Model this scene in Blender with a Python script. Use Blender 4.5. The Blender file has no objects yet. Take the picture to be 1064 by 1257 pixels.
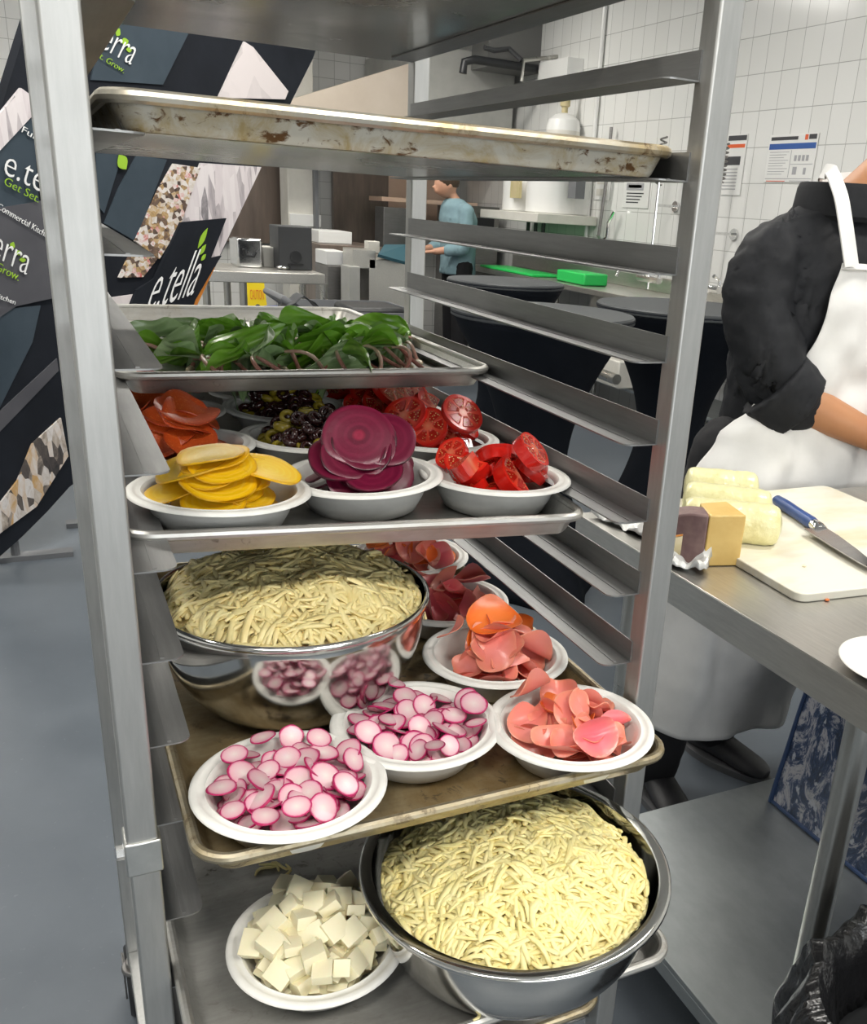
import bpy, bmesh, math, random
import numpy as np
from mathutils import Vector, Matrix, Quaternion
from mathutils import noise as mnoise

rnd = random.Random(7)
SC = bpy.context.scene
COL = SC.collection
PI = math.pi

# ------------------------------------------------------------------ camera
FPX, PPX, PPY = 1139.75, 104.2, 67.6
YAW, PITCH, ROLL = -0.4825, -0.3669, -0.0669
FLOOR = 1.57                      # the top tray level stands this far above the floor
CAM = Vector((-0.0179, -0.6875, FLOOR - 0.1841))
Rz = Matrix.Rotation(YAW, 3, 'Z'); Rx = Matrix.Rotation(PITCH, 3, 'X'); Ry = Matrix.Rotation(ROLL, 3, 'Y')
CM = Rz @ Rx @ Ry
def ray(px, py):
    return CM @ Vector(((px - 532 - PPX) / FPX, 1.0, -(py - 628.5 - PPY) / FPX))
def at(px, py, X=None, Y=None, Z=None):
    d = ray(px, py)
    t = (X - CAM.x) / d.x if X is not None else (Y - CAM.y) / d.y if Y is not None else (Z - CAM.z) / d.z
    return CAM + d * t
def on_plane(px, py, p, n):
    d = ray(px, py)
    return CAM + d * ((p - CAM).dot(n) / d.dot(n))

cam_data = bpy.data.cameras.new('camera')
cam = bpy.data.objects.new('camera', cam_data); COL.objects.link(cam)
cam.matrix_world = Matrix.Translation(CAM) @ Matrix((CM.col[0], CM.col[2], -CM.col[1])).transposed().to_4x4()
cam_data.sensor_fit = 'AUTO'; cam_data.sensor_width = 36
cam_data.lens = FPX * 36 / 1257
cam_data.shift_x = -PPX / 1257; cam_data.shift_y = PPY / 1257
cam_data.clip_start = 0.02
SC.camera = cam

# ------------------------------------------------------------------ materials
class NT:
    def __init__(s, name):
        s.m = bpy.data.materials.new(name); s.m.use_nodes = True
        s.t = s.m.node_tree; s.b = s.t.nodes['Principled BSDF']; s.n = s.t.nodes; s.l = s.t.links
    def new(s, typ, **kw):
        nd = s.n.new(typ)
        for k, v in kw.items():
            if k in nd.inputs: nd.inputs[k].default_value = v
            else: setattr(nd, k, v)
        return nd
    def link(s, a, b): s.l.new(a, b)
    def coords(s, scale=(1, 1, 1), rot=(0, 0, 0), loc=(0, 0, 0)):
        tc = s.new('ShaderNodeTexCoord'); mp = s.new('ShaderNodeMapping')
        mp.inputs['Scale'].default_value = scale; mp.inputs['Rotation'].default_value = rot; mp.inputs['Location'].default_value = loc
        s.link(tc.outputs['Object'], mp.inputs['Vector']); return mp.outputs['Vector']
    def noise(s, vec, scale, detail=4, rough=.6, dist=0):
        nd = s.new('ShaderNodeTexNoise', Scale=scale, Detail=detail, Roughness=rough, Distortion=dist)
        s.link(vec, nd.inputs['Vector']); return nd.outputs['Fac']
    def ramp(s, fac, stops, interp='LINEAR'):
        nd = s.new('ShaderNodeValToRGB'); cr = nd.color_ramp; cr.interpolation = interp
        while len(cr.elements) < len(stops): cr.elements.new(.5)
        for e, (p, c) in zip(cr.elements, stops):
            e.position = p; e.color = (*c, 1) if len(c) == 3 else c
        s.link(fac, nd.inputs['Fac']); return nd.outputs['Color']
    def mix(s, fac, a, b, blend='MIX'):
        nd = s.new('ShaderNodeMix', data_type='RGBA', blend_type=blend)
        for sock, v in ((nd.inputs[0], fac), (nd.inputs[6], a), (nd.inputs[7], b)):
            if isinstance(v, (int, float)): sock.default_value = v
            elif isinstance(v, tuple): sock.default_value = (*v, 1) if len(v) == 3 else v
            else: s.link(v, sock)
        return nd.outputs[2]
    def math(s, op, a, b=0.0):
        nd = s.new('ShaderNodeMath', operation=op)
        for sock, v in ((nd.inputs[0], a), (nd.inputs[1], b)):
            if isinstance(v, (int, float)): sock.default_value = v
            else: s.link(v, sock)
        return nd.outputs[0]
    def col(s, c):
        if isinstance(c, tuple): s.b.inputs['Base Color'].default_value = (*c, 1)
        else: s.link(c, s.b.inputs['Base Color'])
    def set(s, **kw):
        names = dict(rough='Roughness', metal='Metallic', ior='IOR', sss='Subsurface Weight', coat='Coat Weight', spec='Specular IOR Level',
                     alpha='Alpha', trans='Transmission Weight', sheen='Sheen Weight', aniso='Anisotropic')
        for k, v in kw.items():
            i = s.b.inputs[names[k]]
            if isinstance(v, (int, float)): i.default_value = v
            else: s.link(v, i)
        if 'sss' in kw:
            s.b.inputs['Subsurface Radius'].default_value = (1, .5, .3); s.b.inputs['Subsurface Scale'].default_value = .004
    def bump(s, h, strength=.3, dist=.002):
        nd = s.new('ShaderNodeBump', Strength=strength, Distance=dist); s.link(h, nd.inputs['Height'])
        s.link(nd.outputs['Normal'], s.b.inputs['Normal'])

def plain(name, c, rough=.5, metal=0.0, c2=None, scale=20, stretch=(1, 1, 1), lo=.35, hi=.7, bump=0, bdist=.002, rvar=0, **kw):
    t = NT(name); v = t.coords(stretch)
    f = t.noise(v, scale)
    if c2 is not None: t.col(t.ramp(f, [(lo, c), (hi, c2)]))
    else: t.col(c)
    t.set(rough=rough, metal=metal, **kw)
    if rvar:
        t.set(rough=t.math('ADD', t.math('MULTIPLY', f, rvar), rough - rvar / 2))
    if bump: t.bump(f, bump, bdist)
    return t.m

def radial(name, stops, rough=.35, nscale=6, namp=.08, ring=0, ringcol=None, ringscale=9, spec=.5, sss=0, mottle=None, bump=.1, yscale=1.0):
    """colour by distance from the slice's own centre (unit radius meshes)"""
    t = NT(name); tc = t.new('ShaderNodeTexCoord')
    mp = t.new('ShaderNodeMapping'); mp.inputs['Scale'].default_value = (1, yscale, 0); t.link(tc.outputs['Object'], mp.inputs['Vector'])
    ln = t.new('ShaderNodeVectorMath', operation='LENGTH'); t.link(mp.outputs['Vector'], ln.inputs[0])
    oi = t.new('ShaderNodeObjectInfo')
    ad = t.new('ShaderNodeVectorMath', operation='ADD'); t.link(tc.outputs['Object'], ad.inputs[0])
    cb = t.new('ShaderNodeCombineXYZ'); t.link(t.math('MULTIPLY', oi.outputs['Random'], 50.0), cb.inputs[0]); t.link(cb.outputs[0], ad.inputs[1])
    nz = t.noise(ad.outputs[0], nscale, 3)
    r = t.math('ADD', ln.outputs['Value'], t.math('MULTIPLY', t.math('SUBTRACT', nz, .5), namp))
    c = t.ramp(r, stops)
    if ring:
        sn = t.math('SINE', t.math('MULTIPLY', r, ringscale * 2))
        sn = t.math('MULTIPLY', t.math('MAXIMUM', sn, 0.0), ring)
        c = t.mix(sn, c, ringcol)
    if mottle:
        n2 = t.noise(ad.outputs[0], mottle[1], 5)
        c = t.mix(t.ramp(n2, [(mottle[2], (0, 0, 0)), (mottle[3], (1, 1, 1))]), c, mottle[0])
    hs = t.new('ShaderNodeHueSaturation'); t.link(c, hs.inputs['Color'])
    t.link(t.math('ADD', t.math('MULTIPLY', oi.outputs['Random'], .3), .85), hs.inputs['Value'])
    t.col(hs.outputs['Color']); t.set(rough=rough, spec=spec)
    if sss: t.set(sss=sss)
    t.bump(nz, bump, .002)
    return t.m

M = {}
def steel(name, c, rough, stretch=(1, 1, 1), scale=25, dark=.75, bump=.05, metal=1.0):
    t = NT(name); v = t.coords(stretch); f = t.noise(v, scale, 6, .65)
    g = t.noise(t.coords(), 5, 4)
    d = tuple(x * dark for x in c)
    cc = t.mix(t.ramp(f, [(.3, (0, 0, 0)), (.7, (1, 1, 1))]), d, c)
    cc = t.mix(t.ramp(g, [(.35, (0, 0, 0)), (.75, (.35, .35, .35))]), cc, tuple(x * .8 for x in c))
    t.col(cc); t.set(metal=metal, rough=t.math('ADD', t.math('MULTIPLY', g, .25), rough - .12)); t.bump(f, bump, .001)
    return t.m
M['leg'] = steel('aluminium_post', (.52, .52, .505), .5, (6, 6, .6), 30, .86)
M['slide'] = steel('slide_steel', (.33, .33, .325), .42, (8, .5, 8), 26, .8, .05, .8)
M['band'] = steel('bracket_steel', (.66, .66, .63), .35, (3, 3, 3), 20, .85)
M['bowl_steel'] = steel('polished_steel', (.70, .69, .66), .12, (1, 1, 8), 14, .92, .02)
M['table'] = steel('table_steel', (.74, .72, .67), .33, (12, 1, 12), 18, .82, .05, .92)
M['shelf'] = steel('galvanised_shelf', (.50, .53, .53), .42, (4, 2, 4), 8, .85, .03)
M['tubeleg'] = steel('table_leg_steel', (.60, .59, .55), .28, (8, 8, 1), 22, .85, .03)
M['chrome'] = steel('chrome', (.8, .8, .8), .12, (1, 1, 1), 20, .95, .0)
M['darksteel'] = steel('dark_steel', (.30, .29, .28), .4, (1, 1, 6), 12, .8)
def tray_mat(name, c, stain, burn, amount, rough=.36, metal=.9, s1=9, s2=38):
    t = NT(name); v = t.coords((1, 1, 1)); a = t.noise(v, s1, 8, .7, .6); b = t.noise(v, s2, 6, .7, 1.2); s = t.noise(t.coords((1, 8, 4)), 30, 5)
    cc = t.mix(t.ramp(s, [(.3, (0, 0, 0)), (.7, (1, 1, 1))]), tuple(x * .82 for x in c), c)
    cc = t.mix(t.ramp(a, [(amount - .12, (0, 0, 0)), (amount + .12, (1, 1, 1))]), cc, stain)
    bm = t.math('MULTIPLY', t.ramp(b, [(.545, (0, 0, 0)), (.61, (1, 1, 1))]), t.ramp(a, [(amount - .06, (0, 0, 0)), (amount + .1, (1, 1, 1))]))
    cc = t.mix(bm, cc, burn)
    t.col(cc); t.set(metal=t.math('SUBTRACT', metal, t.math('MULTIPLY', bm, .6)), rough=t.math('ADD', t.math('MULTIPLY', a, .3), rough - .12)); t.bump(b, .12, .001)
    return t.m
M['tray_clean'] = tray_mat('pan_clean', (.60, .59, .56), (.46, .43, .37), (.12, .09, .06), .60, .40)
M['tray_gold'] = tray_mat('pan_baked_floor', (.46, .375, .225), (.27, .18, .075), (.06, .038, .018), .46, .36, .45)
M['tray_goldrim'] = tray_mat('pan_baked_rim', (.55, .49, .37), (.34, .27, .15), (.08, .05, .025), .50, .40, s2=60)
M['tray_burn'] = tray_mat('pan_burnt_wall', (.92, .89, .80), (.70, .56, .30), (.09, .04, .012), .56, .42, .15, 11, 46)
def burnt():
    t = NT('pan_burnt_front'); v = t.coords((1, 1, 1)); big = t.noise(v, 10, 4, .6); st = t.noise(v, 26, 6, .7, .8); sp = t.noise(t.coords((1, 1, 1.6)), 75, 5, .65, .5)
    c = t.mix(t.ramp(st, [(.42, (0, 0, 0)), (.66, (1, 1, 1))]), (.60, .57, .48), (.42, .32, .15))
    k = t.math('ADD', sp, t.math('MULTIPLY', t.math('SUBTRACT', big, .5), .5))
    k = t.ramp(k, [(.57, (0, 0, 0)), (.66, (1, 1, 1))]); c = t.mix(k, c, (.12, .055, .014))
    t.col(c); t.set(metal=.2, rough=.42); t.bump(sp, .15, .001); return t.m
M['tray_burn'] = burnt()
M['tray_burnrim'] = tray_mat('pan_burnt_rim', (.72, .67, .56), (.50, .36, .15), (.12, .06, .02), .58, .34, .85, 8, 40)
M['tray_under'] = tray_mat('pan_underside', (.50, .49, .46), (.36, .34, .30), (.2, .18, .12), .6, .22, 1.0, 5, 14)
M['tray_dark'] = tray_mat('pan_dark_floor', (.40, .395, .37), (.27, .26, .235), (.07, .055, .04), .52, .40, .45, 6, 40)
M['paper'] = plain('moulded_fibre', (.86, .85, .80), .55, 0, (.80, .785, .735), 60, bump=.06, bdist=.0006, sss=.0)
M['radish'] = radial('radish', [(0, (.80, .66, .63)), (.4, (.77, .53, .55)), (.78, (.73, .40, .46)), (.875, (.66, .24, .34)), (.915, (.46, .015, .12)), (1, (.38, .006, .08))], .3, 5, .10, sss=.15)
M['turnip_pink'] = radial('pickled_pink', [(0, (.84, .27, .24)), (.6, (.83, .25, .20)), (.93, (.80, .25, .17)), (1, (.78, .30, .2))], .3, 3, .5, sss=.15)
M['turnip_rose'] = radial('pickled_rose', [(0, (.74, .11, .15)), (.6, (.73, .14, .16)), (.93, (.74, .18, .16)), (1, (.78, .3, .24))], .3, 3, .5, sss=.15)
M['carrot'] = radial('pickled_orange', [(0, (.88, .23, .055)), (.6, (.86, .20, .04)), (.95, (.80, .14, .02)), (1, (.8, .2, .05))], .3, 3, .4, sss=.15)
M['ybeet'] = radial('golden_beet', [(0, (.86, .58, .015)), (.5, (.87, .56, .008)), (.93, (.85, .50, .005)), (1, (.66, .32, .004))], .34, 5, .06, .32, (.92, .70, .10), 16)
M['rbeet'] = radial('red_beet', [(0, (.19, .007, .026)), (.10, (.24, .01, .035)), (.2, (.085, .003, .018)), (.5, (.115, .004, .024)), (.95, (.10, .003, .021)), (1, (.04, .003, .01))], .30, 5, .06, .35, (.19, .013, .045), 11)
M['pepp'] = radial('pepperoni', [(0, (.50, .072, .010)), (.8, (.48, .065, .010)), (.96, (.42, .05, .008)), (1, (.34, .035, .006))], .38, 6, .2, mottle=((.66, .19, .05), 12, .56, .70), bump=.3)
def tomato():
    t = NT('tomato_flesh'); tc = t.new('ShaderNodeTexCoord'); sp = t.new('ShaderNodeSeparateXYZ'); t.link(tc.outputs['Object'], sp.inputs[0])
    mp = t.new('ShaderNodeMapping'); mp.inputs['Scale'].default_value = (1, 1, 0); t.link(tc.outputs['Object'], mp.inputs['Vector'])
    ln = t.new('ShaderNodeVectorMath', operation='LENGTH'); t.link(mp.outputs['Vector'], ln.inputs[0]); r = ln.outputs['Value']
    ang = t.math('ARCTAN2', sp.outputs['Y'], sp.outputs['X'])
    lobes = t.math('ABSOLUTE', t.math('SINE', t.math('MULTIPLY', ang, 3.0)))
    band = t.ramp(r, [(.2, (0, 0, 0)), (.34, (1, 1, 1)), (.74, (1, 1, 1)), (.82, (0, 0, 0))])
    gel = t.math('MULTIPLY', t.ramp(lobes, [(.3, (0, 0, 0)), (.5, (1, 1, 1))]), band)
    vo = t.new('ShaderNodeTexVoronoi', Scale=9); t.link(mp.outputs['Vector'], vo.inputs['Vector'])
    seed = t.math('MULTIPLY', t.ramp(vo.outputs['Distance'], [(.20, (1, 1, 1)), (.32, (0, 0, 0))]), gel)
    base = t.ramp(r, [(0, (.72, .20, .10)), (.3, (.70, .08, .04)), (.8, (.68, .035, .015)), (.95, (.60, .012, .008)), (1, (.52, .008, .006))])
    c = t.mix(gel, base, (.42, .012, .006)); c = t.mix(seed, c, (.74, .42, .14))
    t.col(c); t.set(rough=.16, spec=.6, coat=.3); t.bump(t.math('SUBTRACT', seed, t.math('MULTIPLY', gel, .8)), .35, .02)
    return t.m
M['tomato'] = tomato()
M['tomato_skin'] = plain('tomato_skin', (.60, .014, .008), .13, 0, (.50, .01, .006), 3, coat=.4)
M['olive_black'] = plain('black_olive', (.018, .007, .008), .14, 0, (.06, .016, .014), 30, coat=.4)
M['olive_green'] = plain('green_olive', (.36, .28, .022), .22, 0, (.22, .17, .015), 40, coat=.3)
M['cube'] = plain('cheese_cube', (.86, .80, .58), .42, 0, (.82, .74, .48), 50, bump=.08, bdist=.001, sss=.2)
M['shred_pale'] = plain('shred_pale', (.80, .68, .34), .42, 0, (.72, .58, .25), 70, sss=.12)
M['shred_yellow'] = plain('shred_yellow', (.90, .79, .39), .42, 0, (.85, .71, .28), 70, sss=.12)
def leafmat(name, a, b, vein):
    t = NT(name); tc = t.new('ShaderNodeTexCoord'); sp = t.new('ShaderNodeSeparateXYZ'); t.link(tc.outputs['Object'], sp.inputs[0])
    y = t.math('ABSOLUTE', sp.outputs['Y'])
    w = t.math('SINE', t.math('MULTIPLY', t.math('ADD', sp.outputs['Y'], t.math('MULTIPLY', sp.outputs['X'], .05)), 900.0))
    n = t.noise(tc.outputs['Object'], 25, 4)
    c = t.mix(t.ramp(n, [(.35, (0, 0, 0)), (.7, (1, 1, 1))]), a, b)
    c = t.mix(t.math('MULTIPLY', t.math('MAXIMUM', w, 0.0), .25), c, vein)
    c = t.mix(t.ramp(y, [(.0006, (1, 1, 1)), (.0016, (0, 0, 0))]), c, vein)
    t.col(c); t.set(rough=.28, spec=.5); t.bump(w, .25, .0015)
    return t.m
M['leaf'] = leafmat('ramp_leaf', (.11, .28, .016), (.18, .40, .03), (.32, .54, .10))
M['leaf_pale'] = leafmat('ramp_leaf_underside', (.20, .31, .13), (.29, .41, .19), (.36, .48, .25))
M['stem'] = plain('ramp_stem', (.36, .10, .075), .35, 0, (.62, .48, .36), 22)
M['bulb'] = plain('ramp_bulb', (.72, .66, .46), .35, 0, (.55, .40, .25), 40)
M['apron'] = plain('white_cotton', (.80, .79, .77), .8, 0, (.72, .71, .69), 9, bump=.25, bdist=.006)
M['jacket'] = plain('black_twill', (.010, .0108, .013), .7, 0, (.017, .018, .021), 14, bump=.3, bdist=.006, spec=.25)
M['pants'] = plain('black_trousers', (.006, .006, .008), .85)
M['shoe'] = plain('black_rubber', (.012, .012, .014), .5, 0, (.03, .03, .035), 12)
M['sole'] = plain('grey_sole', (.13, .13, .135), .6)
M['skin'] = plain('skin_tan', (.47, .22, .10), .5, 0, (.43, .19, .085), 8, sss=.12)
M['skin_fair'] = plain('skin_fair', (.60, .33, .22), .5, 0, (.55, .28, .18), 8)
M['hair'] = plain('brown_hair', (.05, .03, .018), .6, 0, (.09, .055, .03), 60, (1, 1, .2), bump=.3)
M['teal'] = plain('teal_shirt', (.22, .34, .38), .85, 0, (.18, .28, .32), 10, bump=.2, bdist=.004)
M['board'] = plain('cutting_board', (.78, .75, .64), .42, 0, (.64, .54, .32), 4, (1, 3, 1), .45, .75, bump=.05)
M['log'] = plain('mozzarella_film', (.82, .78, .46), .30, 0, (.70, .65, .32), 45, (1, 1, 1), bump=.7, bdist=.005, coat=.3)
M['wedge'] = plain('hard_cheese', (.72, .50, .17), .45, 0, (.66, .43, .13), 30, bump=.12)
M['rind'] = plain('purple_rind', (.15, .085, .085), .6, 0, (.24, .155, .14), 35, bump=.2)
M['wlabel'] = plain('cheese_label', (.62, .52, .32), .4, 0, (.52, .46, .22), 10)
M['orange'] = plain('orange_print', (.72, .25, .03), .5)
M['film'] = plain('crumpled_film', (.80, .80, .78), .18, 0, None, 20, bump=.3, bdist=.004, coat=.5)
M['blue_handle'] = plain('blue_handle', (.02, .055, .20), .4, 0, (.03, .075, .25), 20)
M['blade'] = steel('knife_blade', (.50, .50, .50), .22, (1, 6, 1), 20, .8)
M['binbag'] = plain('black_bin_liner', (.010, .010, .011), .22, 0, None, 22, bump=.6, bdist=.012, coat=.3)
def bagmat():
    t = NT('blue_white_pattern'); v = t.coords((1, 1, .55)); a = t.noise(v, 17, 8, .8, 1.8); b = t.noise(v, 45, 3)
    c = t.ramp(a, [(.40, (.010, .02, .05)), (.50, (.02, .05, .13)), (.55, (.36, .36, .40)), (.66, (.46, .46, .48)), (.7, (.05, .08, .17))])
    c = t.mix(t.ramp(b, [(.60, (0, 0, 0)), (.66, (1, 1, 1))]), c, (.45, .47, .52)); t.col(c); t.set(rough=.35); t.bump(a, .3, .01); return t.m
M['bag'] = bagmat()
M['bagtrim'] = plain('navy_trim', (.015, .04, .11), .55)
M['cover'] = plain('black_stretch_cover', (.005, .007, .011), .8, 0, (.008, .010, .015), 6, spec=.15)
M['covertop'] = plain('black_table_top', (.045, .05, .054), .55)
M['black'] = plain('black_plastic', (.012, .013, .015), .45)
M['charcoal'] = plain('charcoal_plastic', (.045, .047, .05), .55)
M['grey'] = plain('grey_plastic', (.15, .155, .165), .5)
M['white'] = plain('white_enamel', (.80, .80, .78), .3)
M['offwhite'] = plain('off_white', (.72, .70, .64), .45, 0, (.64, .62, .56), 6)
M['yellow'] = plain('yellow_plastic', (.90, .68, .01), .4)
M['red'] = plain('red_print', (.75, .12, .03), .5)
M['green'] = plain('green_plastic', (.03, .60, .12), .35)
M['bluecrate'] = plain('blue_plastic', (.02, .05, .30), .45)
M['blueprint'] = plain('blue_print', (.03, .10, .36), .5)
M['ink'] = plain('black_ink', (.05, .05, .055), .6)
M['greyink'] = plain('grey_ink', (.38, .38, .40), .6)
M['tealpaper'] = plain('teal_board', (.025, .085, .11), .5)
M['copper'] = plain('warm_steel', (.80, .56, .42), .38, .55, (.86, .64, .50), 3)
M['brownsteel'] = plain('brown_steel', (.26, .205, .17), .38, .6, (.17, .135, .115), 2.2, (5, 5, .8), rvar=.2)
M['hood'] = plain('hood_steel', (.62, .53, .44), .42, .55, (.70, .61, .52), 2.2)
M['hoodgrey'] = plain('grey_hood_steel', (.52, .52, .49), .48, .5, (.40, .40, .38), 3)
M['hooddark'] = plain('dark_duct', (.17, .17, .165), .5, .5)
def tiles(name, width, height, axis):
    t = NT(name); tc = t.new('ShaderNodeTexCoord'); sp = t.new('ShaderNodeSeparateXYZ'); t.link(tc.outputs['Object'], sp.inputs[0])
    cb = t.new('ShaderNodeCombineXYZ'); t.link(sp.outputs[axis], cb.inputs[0]); t.link(sp.outputs['Z'], cb.inputs[1])
    br = t.new('ShaderNodeTexBrick', offset=0.0, squash=1.0); t.link(cb.outputs[0], br.inputs['Vector'])
    for k, v in (('Scale', 1.0), ('Mortar Size', .0022), ('Brick Width', width), ('Row Height', height), ('Mortar Smooth', .2), ('Bias', 0.0)): br.inputs[k].default_value = v
    br.inputs['Color1'].default_value = (.80, .80, .78, 1); br.inputs['Color2'].default_value = (.76, .76, .735, 1); br.inputs['Mortar'].default_value = (.42, .42, .40, 1)
    t.col(br.outputs['Color']); t.set(rough=.16)
    iv = t.math('SUBTRACT', 1.0, br.outputs['Fac']); t.bump(iv, .4, .003)
    return t.m
M['tile_y'] = tiles('white_wall_tile', .152, .203, 'Y')
M['tile_x'] = tiles('white_back_tile', .152, .152, 'X')
M['wallpaint'] = plain('wall_paint', (.74, .74, .72), .6)
M['ceil'] = plain('ceiling_board', (.78, .78, .76), .8)
def floor_mat():
    t = NT('grey_epoxy_floor'); a = t.noise(t.coords(), 2.5, 6, .6); b = t.noise(t.coords(), 60, 3)
    c = t.ramp(a, [(.3, (.095, .112, .132)), (.7, (.125, .145, .168))]); c = t.mix(t.ramp(b, [(.66, (0, 0, 0)), (.74, (.5, .5, .5))]), c, (.18, .2, .22))
    t.col(c); t.set(rough=t.math('ADD', t.math('MULTIPLY', a, .25), .28)); t.bump(b, .04, .001); return t.m
M['floor'] = floor_mat()
M['navy'] = plain('navy_fabric', (.009, .011, .016), .8, 0, (.014, .017, .024), 4, spec=.2)
M['slate'] = plain('slate_fabric', (.036, .053, .070), .75, 0, (.054, .074, .094), 3, spec=.25)
M['greyfab'] = plain('warm_grey_fabric', (.078, .078, .090), .8, 0, (.10, .10, .112), 4, spec=.2)
M['lime'] = plain('lime_print', (.30, .52, .03), .6)
M['whiteprint'] = plain('white_print', (.86, .86, .86), .6)
def collage(name, stops, scale, stretch):
    t = NT(name); vo = t.new('ShaderNodeTexVoronoi', Scale=scale); v = t.coords(stretch); t.link(v, vo.inputs['Vector'])
    n = t.noise(v, scale * .6, 5, .7, 1.0); sp = t.new('ShaderNodeSeparateXYZ'); t.link(vo.outputs['Color'], sp.inputs[0])
    f = t.math('ADD', t.math('MULTIPLY', sp.outputs['X'], .55), t.math('MULTIPLY', n, .5))
    t.col(t.ramp(f, stops)); t.set(rough=.6); return t.m
M['photo_food'] = collage('printed_food_photo', [(.2, (.03, .02, .02)), (.36, (.16, .10, .07)), (.47, (.50, .33, .14)), (.56, (.62, .56, .50)), (.72, (.74, .70, .68)), (.85, (.55, .08, .06))], 42, (1, 1, 1.3))
M['photo_silver'] = collage('printed_silver_photo', [(.2, (.10, .10, .11)), (.32, (.42, .38, .40)), (.48, (.64, .58, .60)), (.75, (.75, .70, .71))], 15, (2.2, 2.2, .5))
M['photo_stone'] = collage('printed_pale_photo', [(.2, (.30, .27, .27)), (.3, (.60, .55, .55)), (.6, (.72, .66, .66))], 7, (1, 1, 1))
M['photo_dark'] = collage('printed_dark_photo', [(.2, (.02, .02, .025)), (.4, (.12, .10, .09)), (.5, (.45, .38, .32)), (.6, (.70, .67, .66)), (.8, (.55, .34, .14))], 22, (1.6, 1.6, .7))

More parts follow.
